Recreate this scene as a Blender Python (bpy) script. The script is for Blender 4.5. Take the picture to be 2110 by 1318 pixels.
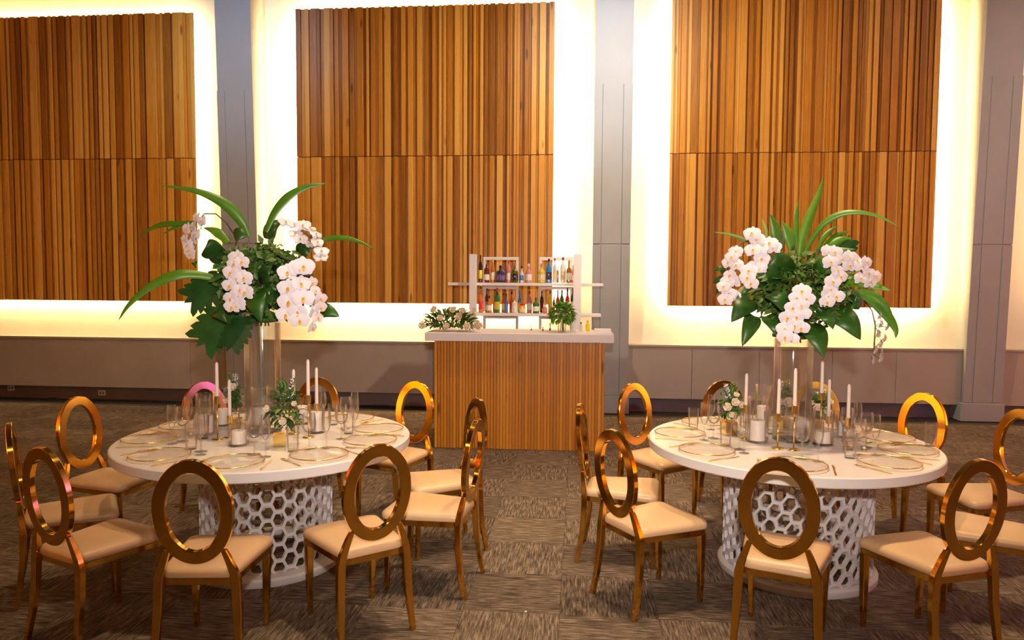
import bpy, bmesh, math, random
from mathutils import Vector, Matrix, Euler
rnd = random.Random(7)
PI = math.pi
S = bpy.context.scene
COL = S.collection
for o in list(bpy.data.objects):
    bpy.data.objects.remove(o)

# ------------------------------------------------------------------ camera
PITCH, ROLL, YAW, EYE = 0.05508, 0.00605, 0.09129, 1.7
cam = bpy.data.cameras.new('camera'); cam_ob = bpy.data.objects.new('camera', cam); COL.objects.link(cam_ob)
cam.sensor_fit = 'HORIZONTAL'; cam.sensor_width = 36.0; cam.lens = 1500.0 / 2110.0 * 36.0
cam.clip_start = 0.05; cam.clip_end = 100
_f = Vector((-math.sin(YAW) * math.cos(PITCH), math.cos(YAW) * math.cos(PITCH), -math.sin(PITCH)))
_r0 = Vector((math.cos(YAW), math.sin(YAW), 0)); _u0 = _r0.cross(_f)
_r = math.cos(ROLL) * _r0 + math.sin(ROLL) * _u0; _u = -math.sin(ROLL) * _r0 + math.cos(ROLL) * _u0
cam_ob.matrix_world = Matrix(((_r.x, _u.x, -_f.x, 0), (_r.y, _u.y, -_f.y, 0), (_r.z, _u.z, -_f.z, EYE), (0, 0, 0, 1)))
S.camera = cam_ob

# ------------------------------------------------------------------ world, lights, exposure
COVE_POWER = (13.0, 30.0, 22.0, 12.0)
FLASH = 600.0
DOWN = [(-1.85, 4.2, 310), (1.27, 4.4, 600), (-.6, 6.2, 460), (.0, 4.0, 580)]
CEILING_FILL = [(-4.5, -4.2, 62, (1, .66, .34), 1.2), (0, -4.2, 62, (1, .66, .34), 1.2), (4.5, -4.2, 62, (1, .66, .34), 1.2), (5.5, 5.5, 50, (1, .72, .46), .8)]
ADDED_WALL = [(-2.4, -6.6, 330), (2.4, -2.0, 1250), (-1.6, 2.7, 1300), (3.6, 7.2, 360)]
COOL = 800.0
MAG = 330.0
AMB = 260.0
W = bpy.data.worlds.new('world'); S.world = W; W.use_nodes = True
W.node_tree.nodes['Background'].inputs[0].default_value = (1.0, 0.8, 0.6, 1); W.node_tree.nodes['Background'].inputs[1].default_value = 0.02
S.view_settings.view_transform = 'Standard'; S.view_settings.look = 'None'; S.view_settings.gamma = 1.0
S.view_settings.use_curve_mapping = False
S.view_settings.exposure = 0.0
S.cycles.use_denoising = True
S.cycles.max_bounces = 8; S.cycles.diffuse_bounces = 3; S.cycles.glossy_bounces = 4; S.cycles.transmission_bounces = 6
S.cycles.transparent_max_bounces = 32
S.cycles.sample_clamp_indirect = 6.0
S.cycles.caustics_reflective = False; S.cycles.caustics_refractive = False

def area(name, loc, direction, sx, sy, power, colour, spread=PI):
    l = bpy.data.lights.new(name, 'AREA'); l.shape = 'RECTANGLE'; l.size = sx; l.size_y = sy; l.energy = power; l.color = colour; l.spread = spread
    o = bpy.data.objects.new(name, l); COL.objects.link(o); o.location = loc
    o.rotation_euler = Vector(direction).to_track_quat('-Z', 'Y').to_euler()
    return o
def spot(name, loc, target, power, colour, angle, blend=0.6, radius=0.06):
    l = bpy.data.lights.new(name, 'SPOT'); l.energy = power; l.color = colour; l.spot_size = math.radians(angle); l.spot_blend = blend; l.shadow_soft_size = radius
    o = bpy.data.objects.new(name, l); COL.objects.link(o); o.location = loc
    o.rotation_euler = (Vector(target) - Vector(loc)).to_track_quat('-Z', 'Y').to_euler()
    return o

YP, YW, YD = 9.40, 9.56, 9.40          # panel face, niche wall, dado face
ZB, ZS, ZT = 1.381, 3.299, 5.21        # panel bottom, seam, top
PANELS = [(-8.45, -5.14), (-3.722, -0.342), (1.123, 4.338), (5.86, 9.2)]
COVE = (1.0, 0.66, 0.26)
# cool-running warm LED strips tucked behind the rim of every slatted panel
for (a, b), k in zip(PANELS, COVE_POWER):
    w = b - a; h = ZT - ZB; xc = (a + b) / 2; zc = (ZB + ZT) / 2
    for nm, loc, d, ln in (('cove_left', (a + .05, 9.462, zc), (-1, .30, 0), h), ('cove_right', (b - .05, 9.462, zc), (1, .30, 0), h),
                           ('cove_bottom', (xc, 9.462, ZB + .05), (0, .30, -1), w), ('cove_top', (xc, 9.462, ZT - .05), (0, .30, 1), w)):
        o = area(nm, loc, d, .03, .03, k * ln, COVE)
        if 'left' in nm or 'right' in nm: o.data.size = .03; o.data.size_y = ln - .12
        else: o.data.size = ln - .12; o.data.size_y = .03
        # long axis along the strip
        z = -Vector(d).normalized(); ax = Vector((0, 0, 1)) if ('left' in nm or 'right' in nm) else Vector((1, 0, 0))
        if 'left' in nm or 'right' in nm: yv = ax; xv = yv.cross(z)
        else: xv = ax; yv = z.cross(xv)
        o.matrix_world = Matrix(((xv.x, yv.x, z.x, loc[0]), (xv.y, yv.y, z.y, loc[1]), (xv.z, yv.z, z.z, loc[2]), (0, 0, 0, 1)))
# the photographer's flash, held just above the camera
l = bpy.data.lights.new('camera_flash', 'SPOT'); l.energy = FLASH; l.color = (1.0, 0.86, 0.76); l.shadow_soft_size = .05; l.spot_size = math.radians(92); l.spot_blend = .75
o = bpy.data.objects.new('camera_flash', l); COL.objects.link(o); o.location = (0.02, -0.02, 2.08)
o.rotation_euler = (Vector((-.2, 9.4, 3.0)) - Vector(o.location)).to_track_quat('-Z', 'Y').to_euler()
# ceiling downlights over the two tables, plus added ones brightening bar and aisle
for x, y, p in DOWN:
    spot('downlight', (x, y, 6.3), (x, y + .01, 0), p, (1.0, .70, .42), 62, .8, .12)
# unseen warm ceiling lamps, added mainly for the gold chairs to reflect
for x, y, p, c, sx in CEILING_FILL:
    area('added_ceiling_fill', (x, y, 6.4), (0, 0, -1), sx, sx, p, c)
for x0, x1, p in ADDED_WALL:  # unseen spots added to brighten the back wall and rake across the battens
    spot('added_wall_spot', (x0, 6.3, 6.35), (x1, 9.4, 2.2), p, (1.0, .80, .54), 66, 1.0, .10)
for x, p in ((-4.46, .75), (.40, 1.0)):  # unseen bluish spots added to tint the tops of two columns
    spot('added_cool_spot', (x, 4.2, 6.4), (x, 9.3, 4.6), COOL * p, (.42, .68, 1.0), 34, 1.0, .15)
# magenta uplighter against the right-hand wall, amber ones along both side walls
area('magenta_uplight', (8.7, 3.6, .15), (.35, 0, 1), .5, .3, MAG, (.16, .045, 1.0), 1.1)
for x, y in ((8.6, 5.6), (8.6, 6.6), (8.6, .4), (-8.6, 4.6), (-8.6, 1.0)):
    area('amber_uplight', (x, y, .15), (math.copysign(.35, x), 0, 1), .5, .25, AMB, (1.0, .55, .12), 1.9)

# ------------------------------------------------------------------ materials
def nm(name):
    m = bpy.data.materials.new(name); m.use_nodes = True; n = m.node_tree.nodes; n.clear()
    out = n.new('ShaderNodeOutputMaterial'); b = n.new('ShaderNodeBsdfPrincipled'); m.node_tree.links.new(b.outputs[0], out.inputs[0])
    return m, n, m.node_tree.links, b, out
def plain(name, col, rough=.5, metal=0., noise=0., nscale=8., coat=0., bump=0., spec=.5, trans=0., ior=1.45, sss=0.):
    m, n, L, b, out = nm(name)
    b.inputs['Roughness'].default_value = rough; b.inputs['Metallic'].default_value = metal
    b.inputs['Coat Weight'].default_value = coat; b.inputs['Specular IOR Level'].default_value = spec
    b.inputs['Transmission Weight'].default_value = trans; b.inputs['IOR'].default_value = ior
    if sss: b.inputs['Subsurface Weight'].default_value = sss; b.inputs['Subsurface Radius'].default_value = (.02, .012, .008)
    b.inputs['Base Color'].default_value = (*col, 1)
    if noise or bump:
        tc = n.new('ShaderNodeTexCoord'); t = n.new('ShaderNodeTexNoise'); t.inputs['Scale'].default_value = nscale; t.inputs['Detail'].default_value = 5
        L.new(tc.outputs['Object'], t.inputs['Vector'])
        if noise:
            r = n.new('ShaderNodeValToRGB'); L.new(t.outputs['Fac'], r.inputs['Fac'])
            r.color_ramp.elements[0].position = .3; r.color_ramp.elements[1].position = .7
            r.color_ramp.elements[0].color = (*[c * (1 - noise) for c in col], 1); r.color_ramp.elements[1].color = (*[min(1, c * (1 + noise)) for c in col], 1)
            L.new(r.outputs['Color'], b.inputs['Base Color'])
        if bump:
            bp = n.new('ShaderNodeBump'); bp.inputs['Strength'].default_value = bump; bp.inputs['Distance'].default_value = .002
            L.new(t.outputs['Fac'], bp.inputs['Height']); L.new(bp.outputs['Normal'], b.inputs['Normal'])
    return m
def wood(name, dark, mid, light, rough=.42, gs=1.0):
    m, n, L, b, out = nm(name)
    tc = n.new('ShaderNodeTexCoord'); oi = n.new('ShaderNodeObjectInfo')
    off = n.new('ShaderNodeVectorMath'); off.operation = 'ADD'
    comb = n.new('ShaderNodeCombineXYZ'); mul = n.new('ShaderNodeMath'); mul.operation = 'MULTIPLY'; mul.inputs[1].default_value = 37.
    L.new(oi.outputs['Random'], mul.inputs[0]); L.new(mul.outputs[0], comb.inputs['X']); L.new(mul.outputs[0], comb.inputs['Z'])
    L.new(tc.outputs['Object'], off.inputs[0]); L.new(comb.outputs[0], off.inputs[1])
    mp = n.new('ShaderNodeMapping'); mp.inputs['Scale'].default_value = (38 * gs, 38 * gs, 1.3 * gs); L.new(off.outputs[0], mp.inputs['Vector'])
    t = n.new('ShaderNodeTexNoise'); t.inputs['Scale'].default_value = 1.6; t.inputs['Detail'].default_value = 6; t.inputs['Roughness'].default_value = .6
    L.new(mp.outputs[0], t.inputs['Vector'])
    r = n.new('ShaderNodeValToRGB'); e = r.color_ramp.elements
    e[0].position = .25; e[0].color = (*dark, 1); e[1].position = .8; e[1].color = (*light, 1)
    q = e.new(.5); q.color = (*mid, 1)
    # per-board shade
    mix = n.new('ShaderNodeMath'); mix.operation = 'MULTIPLY_ADD'; mix.inputs[1].default_value = .45
    sh = n.new('ShaderNodeMath'); sh.operation = 'MULTIPLY_ADD'; sh.inputs[1].default_value = .50; sh.inputs[2].default_value = .02
    L.new(oi.outputs['Random'], sh.inputs[0]); L.new(t.outputs['Fac'], mix.inputs[0]); L.new(sh.outputs[0], mix.inputs[2])
    L.new(mix.outputs[0], r.inputs['Fac'])
    # knots
    kp = n.new('ShaderNodeMapping'); kp.inputs['Scale'].default_value = (9, 9, 2.2); L.new(off.outputs[0], kp.inputs['Vector'])
    v = n.new('ShaderNodeTexVoronoi'); v.inputs['Scale'].default_value = .55; L.new(kp.outputs[0], v.inputs['Vector'])
    kr = n.new('ShaderNodeValToRGB'); kr.color_ramp.elements[0].position = .05; kr.color_ramp.elements[0].color = (.25, .17, .12, 1); kr.color_ramp.elements[1].position = .11; kr.color_ramp.elements[1].color = (1, 1, 1, 1)
    L.new(v.outputs['Distance'], kr.inputs['Fac'])
    mx = n.new('ShaderNodeMix'); mx.data_type = 'RGBA'; mx.blend_type = 'MULTIPLY'; mx.inputs[0].default_value = .8
    L.new(r.outputs['Color'], mx.inputs[6]); L.new(kr.outputs['Color'], mx.inputs[7]); L.new(mx.outputs[2], b.inputs['Base Color'])
    b.inputs['Roughness'].default_value = rough
    bp = n.new('ShaderNodeBump'); bp.inputs['Strength'].default_value = .12; bp.inputs['Distance'].default_value = .002
    L.new(t.outputs['Fac'], bp.inputs['Height']); L.new(bp.outputs['Normal'], b.inputs['Normal'])
    return m
def carpet(name):
    m, n, L, b, out = nm(name)
    tc = n.new('ShaderNodeTexCoord'); oi = n.new('ShaderNodeObjectInfo')
    off = n.new('ShaderNodeVectorMath'); off.operation = 'ADD'; comb = n.new('ShaderNodeCombineXYZ')
    mul = n.new('ShaderNodeMath'); mul.operation = 'MULTIPLY'; mul.inputs[1].default_value = 53.
    L.new(oi.outputs['Random'], mul.inputs[0]); L.new(mul.outputs[0], comb.inputs['X']); L.new(mul.outputs[0], comb.inputs['Y'])
    L.new(tc.outputs['Object'], off.inputs[0]); L.new(comb.outputs[0], off.inputs[1])
    mp = n.new('ShaderNodeMapping'); mp.inputs['Scale'].default_value = (92, 8, 1); L.new(off.outputs[0], mp.inputs['Vector'])
    t = n.new('ShaderNodeTexNoise'); t.inputs['Scale'].default_value = 1.0; t.inputs['Detail'].default_value = 2.5; t.inputs['Roughness'].default_value = .7; L.new(mp.outputs[0], t.inputs['Vector'])
    f = n.new('ShaderNodeTexNoise'); f.inputs['Scale'].default_value = 220; L.new(off.outputs[0], f.inputs['Vector'])
    add = n.new('ShaderNodeMath'); add.operation = 'MULTIPLY_ADD'; add.inputs[1].default_value = .25; L.new(f.outputs['Fac'], add.inputs[0]); L.new(t.outputs['Fac'], add.inputs[2])
    sh = n.new('ShaderNodeMath'); sh.operation = 'MULTIPLY_ADD'; sh.inputs[1].default_value = .08; L.new(oi.outputs['Random'], sh.inputs[0]); L.new(add.outputs[0], sh.inputs[2])
    r = n.new('ShaderNodeValToRGB'); e = r.color_ramp.elements
    e[0].position = .50; e[0].color = (.045, .034, .027, 1); e[1].position = .86; e[1].color = (.31, .24, .185, 1)
    q = e.new(.68); q.color = (.14, .107, .081, 1)
    L.new(sh.outputs[0], r.inputs['Fac']); L.new(r.outputs['Color'], b.inputs['Base Color']); b.inputs['Roughness'].default_value = .95
    b.inputs['Specular IOR Level'].default_value = .1
    bp = n.new('ShaderNodeBump'); bp.inputs['Strength'].default_value = .5; bp.inputs['Distance'].default_value = .004
    L.new(add.outputs[0], bp.inputs['Height']); L.new(bp.outputs['Normal'], b.inputs['Normal'])
    return m
def thin_glass(name, tint=(1, 1, 1), refl=1.0, glint_white=.035):  # translucent white mixed in to lighten the glass, standing in for refracted glints
    m, n, L, b, out = nm(name); n.remove(b)
    tr = n.new('ShaderNodeBsdfTransparent'); tr.inputs[0].default_value = (*tint, 1)
    g = n.new('ShaderNodeBsdfGlossy'); g.inputs['Roughness'].default_value = .06; g.inputs['Color'].default_value = (1, 1, 1, 1)
    lw = n.new('ShaderNodeLayerWeight'); lw.inputs['Blend'].default_value = .28
    mu = n.new('ShaderNodeMath'); mu.operation = 'MULTIPLY_ADD'; mu.inputs[1].default_value = .8 * refl; mu.inputs[2].default_value = .035 * refl; L.new(lw.outputs['Fresnel'], mu.inputs[0])
    mx = n.new('ShaderNodeMixShader'); L.new(mu.outputs[0], mx.inputs[0]); L.new(tr.outputs[0], mx.inputs[1]); L.new(g.outputs[0], mx.inputs[2]); df = n.new('ShaderNodeBsdfTranslucent'); df.inputs[0].default_value = (.9, .88, .85, 1); m2 = n.new('ShaderNodeMixShader'); m2.inputs[0].default_value = glint_white
    L.new(mx.outputs[0], m2.inputs[1]); L.new(df.outputs[0], m2.inputs[2]); L.new(m2.outputs[0], out.inputs[0])
    return m
def leafmat(name, c0, c1, rough=.38):
    m, n, L, b, out = nm(name)
    oi = n.new('ShaderNodeObjectInfo'); tc = n.new('ShaderNodeTexCoord'); t = n.new('ShaderNodeTexNoise'); t.inputs['Scale'].default_value = 14; L.new(tc.outputs['Object'], t.inputs['Vector'])
    a = n.new('ShaderNodeMath'); a.operation = 'MULTIPLY_ADD'; a.inputs[1].default_value = .5; L.new(oi.outputs['Random'], a.inputs[0])
    h = n.new('ShaderNodeMath'); h.operation = 'MULTIPLY'; h.inputs[1].default_value = .6; L.new(t.outputs['Fac'], h.inputs[0]); L.new(h.outputs[0], a.inputs[2])
    r = n.new('ShaderNodeValToRGB'); r.color_ramp.elements[0].color = (*c0, 1); r.color_ramp.elements[1].color = (*c1, 1); r.color_ramp.elements[0].position = .2; r.color_ramp.elements[1].position = .85
    L.new(a.outputs[0], r.inputs['Fac']); L.new(r.outputs['Color'], b.inputs['Base Color']); b.inputs['Roughness'].default_value = rough
    b.inputs['Transmission Weight'].default_value = 0
    return m

M = {}
M['gold'] = plain('polished_gold', (.80, .455, .085), .11, 1.0)
M['gold_trim'] = plain('gold_trim', (.90, .66, .22), .2, 1.0)
M['seat'] = plain('cream_leatherette', (.72, .485, .275), .34, 0, .05, 5, bump=.15)
M['table'] = plain('white_laminate', (.80, .77, .76), .28, 0, .03, 3)
M['lattice'] = plain('white_lacquer', (.74, .71, .73), .4, 0, .03, 6)
M['wall'] = plain('cream_paint', (.78, .74, .68), .6, 0, .03, 2)
M['column'] = plain('grey_column_paint', (.30, .31, .33), .5, 0, .05, 2)
M['dado'] = plain('taupe_paint', (.345, .30, .27), .55, 0, .06, 2)
M['kick'] = plain('grey_kick_paint', (.15, .125, .125), .6, 0, .08, 3)
M['wood'] = wood('orange_batten_timber', (.26, .088, .007), (.58, .24, .019), (.80, .45, .095))
M['barwood'] = wood('honey_slat_timber', (.45, .165, .010), (.60, .23, .013), (.72, .32, .03), .4, .8)
M['backing'] = plain('dark_backing_board', (.10, .035, .01), .7, 0, .1, 5)
M['carpet'] = carpet('striped_brown_carpet')
M['underlay'] = plain('dark_underlay', (.03, .022, .016), .9, 0, .1, 20)
M['ceil'] = plain('dark_ceiling_paint', (.10, .09, .085), .8, 0, .05, 2)
M['room'] = plain('tan_hall_paint', (.34, .23, .14), .7, 0, .08, 1)
M['pale'] = plain('pale_hall_paint', (.55, .48, .42), .7, 0, .05, 1)
M['white'] = plain('white_gloss_paint', (.80, .76, .80), .35, 0, .02, 4)
M['plastic'] = plain('white_plastic', (.62, .56, .52), .4, 0, .02, 4)
M['black'] = plain('black_rubber', (.012, .012, .014), .5, 0, .1, 10)
M['glass'] = thin_glass('clear_glass')
M['pglass'] = thin_glass('plate_glass', (.998, .995, .99), .22, .0)
M['vglass'] = thin_glass('vase_glass', (.98, .985, .985), .8)
M['wax'] = plain('ivory_wax', (.86, .74, .66), .5, 0, .03, 10, sss=.0)
M['wick'] = plain('wick', (.05, .04, .03), .9, 0, .1, 30)
M['leaf'] = leafmat('deep_green_leaf', (.012, .055, .008), (.045, .15, .016))
M['strap'] = leafmat('strap_green_leaf', (.045, .16, .008), (.12, .29, .015))
M['dleaf'] = leafmat('dark_green_leaf', (.008, .045, .012), (.03, .11, .02), .3)
M['fill'] = leafmat('filler_green_leaf', (.012, .05, .008), (.085, .18, .022), .5)
M['light_leaf'] = leafmat('pale_green_leaf', (.08, .20, .03), (.25, .38, .09), .5)
M['stem'] = plain('green_brown_stem', (.10, .085, .03), .5, 0, .2, 20)
M['petal'] = plain('white_petal', (.87, .82, .90), .5, 0, .02, 30)
M['lip'] = plain('yellow_lip', (.80, .42, .03), .5, 0, .1, 40)
M['rose'] = plain('cream_rose_petal', (.84, .70, .55), .55, 0, .06, 30)
M['paper'] = plain('cream_paper', (.85, .80, .70), .6, 0, .03, 20)

# ------------------------------------------------------------------ geometry helpers
def mesh(name, verts, faces, mats, smooth=False, fm=None):
    me = bpy.data.meshes.new(name); me.from_pydata([tuple(v) for v in verts], [], faces)
    for m in (mats if isinstance(mats, (list, tuple)) else [mats]): me.materials.append(m)
    if fm: me.polygons.foreach_set('material_index', fm)
    if smooth: me.polygons.foreach_set('use_smooth', [True] * len(me.polygons))
    me.update(); return me
class G:
    def __init__(s): s.v = []; s.f = []; s.m = []; s.mi = 0
    def add(s, v, f):
        n = len(s.v); s.v += [tuple(x) for x in v]; s.f += [tuple(i + n for i in q) for q in f]; s.m += [s.mi] * len(f)
    def box(s, x0, x1, y0, y1, z0, z1, b=0.):
        if b <= 0:
            s.add([(x0, y0, z0), (x1, y0, z0), (x1, y1, z0), (x0, y1, z0), (x0, y0, z1), (x1, y0, z1), (x1, y1, z1), (x0, y1, z1)],
                  [(0, 3, 2, 1), (4, 5, 6, 7), (0, 1, 5, 4), (1, 2, 6, 5), (2, 3, 7, 6), (3, 0, 4, 7)]); return
        v = []
        for (a, c, zz) in ((b, b, z0), (0, 0, z0 + b), (0, 0, z1 - b), (b, b, z1)):
            for k in range(8):
                cx, cy = ((x0, y0), (x1, y0), (x1, y1), (x0, y1))[k // 2]
                sx = 1 if cx == x0 else -1; sy = 1 if cy == y0 else -1
                first = k % 2 == 0
                # two points per corner (chamfer)
                if (k // 2) in (0, 2): px, py = (cx, cy + sy * b) if first else (cx + sx * b, cy)
                else: px, py = (cx + sx * b, cy) if first else (cx, cy + sy * b)
                if a:
                    px = min(max(px, x0 + b), x1 - b); py = min(max(py, y0 + b), y1 - b)
                v.append((px, py, zz))
        f = [tuple(range(7, -1, -1)), tuple(range(24, 32))]
        for r in range(3):
            for k in range(8): f.append((r * 8 + k, r * 8 + (k + 1) % 8, r * 8 + 8 + (k + 1) % 8, r * 8 + 8 + k))
        s.add(v, f)
    def lathe(s, prof, n=24, cx=0., cy=0., closed=False, cap=True):
        v = []
        for r, z in prof:
            for k in range(n): v.append((cx + r * math.cos(2 * PI * k / n), cy + r * math.sin(2 * PI * k / n), z))
        f = []; m = len(prof)
        for i in range(m if closed else m - 1):
            j = (i + 1) % m
            for k in range(n): f.append((i * n + k, i * n + (k + 1) % n, j * n + (k + 1) % n, j * n + k))
        if cap and not closed:
            if prof[0][0] > 1e-6: f.append(tuple(range(n - 1, -1, -1)))
            if prof[-1][0] > 1e-6: f.append(tuple((m - 1) * n + k for k in range(n)))
        s.add(v, f)
    def tube(s, pts, rad, n=6, cap=True):
        pts = [Vector(p) for p in pts]; v = []; f = []
        rads = rad if isinstance(rad, (list, tuple)) else [rad] * len(pts)
        up = Vector((0, 0, 1)); prev = None
        for i, p in enumerate(pts):
            d = (pts[min(i + 1, len(pts) - 1)] - pts[max(i - 1, 0)]).normalized()
            a = prev if prev else (up if abs(d.z) < .95 else Vector((1, 0, 0)))
            a = (a - d * a.dot(d)).normalized(); prev = a; b = d.cross(a)
            for k in range(n): v.append(p + rads[i] * (math.cos(2 * PI * k / n) * a + math.sin(2 * PI * k / n) * b))
        for i in range(len(pts) - 1):
            for k in range(n): f.append((i * n + k, i * n + (k + 1) % n, (i + 1) * n + (k + 1) % n, (i + 1) * n + k))
        if cap: f.append(tuple(range(n - 1, -1, -1))); f.append(tuple((len(pts) - 1) * n + k for k in range(n)))
        s.add(v, f)
    def sweep(s, secs):
        """secs: list of closed loops (same count)"""
        n = len(secs[0]); v = [p for q in secs for p in q]; f = []
        for i in range(len(secs) - 1):
            for k in range(n): f.append((i * n + k, i * n + (k + 1) % n, (i + 1) * n + (k + 1) % n, (i + 1) * n + k))
        f.append(tuple(range(n - 1, -1, -1))); f.append(tuple((len(secs) - 1) * n + k for k in range(n)))
        s.add(v, f)
    def mesh(s, name, mats, smooth=False):
        return mesh(name, s.v, s.f, mats, smooth, s.m if isinstance(mats, (list, tuple)) and len(mats) > 1 else None)
def sharp(me, ang=40):
    me.polygons.foreach_set('use_smooth', [True] * len(me.polygons))
    bm = bmesh.new(); bm.from_mesh(me); bmesh.ops.recalc_face_normals(bm, faces=bm.faces)
    for e in bm.edges:
        if len(e.link_faces) == 2 and e.calc_face_angle(0) > math.radians(ang): e.smooth = False
    bm.to_mesh(me); bm.free(); return me
def link(name, data, parent=None, loc=None, rz=None):
    o = bpy.data.objects.new(name, data); COL.objects.link(o)
    if parent: o.parent = parent
    if loc is not None: o.location = loc
    if rz is not None: o.rotation_euler = (0, 0, rz)
    return o
def tag(o, label, cat, group=None):
    o['label'] = label; o['category'] = cat
    if group: o['group'] = group
    return o
def thing(name, label, cat, loc=(0, 0, 0), rz=0., group=None):
    return tag(link(name, None, None, loc, rz), label, cat, group)
def struct(name, data, parent=None, loc=None):
    o = link(name, data, parent, loc)
    if not parent: o['kind'] = 'structure'
    return o
def dup(root, loc, rz, label, group=None):
    r = root.copy(); COL.objects.link(r); r.location = loc; r.rotation_euler = (0, 0, rz); r['label'] = label
    if group: r['group'] = group
    for ch in list(root.children):
        c = ch.copy(); COL.objects.link(c); c.parent = r
        for g in list(ch.children):
            d = g.copy(); COL.objects.link(d); d.parent = c
    return r
def bx(x0, x1, y0, y1, z0, z1, mat, b=0., name='box'):
    g = G(); g.box(x0, x1, y0, y1, z0, z1, b); return g.mesh(name, mat)

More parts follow.
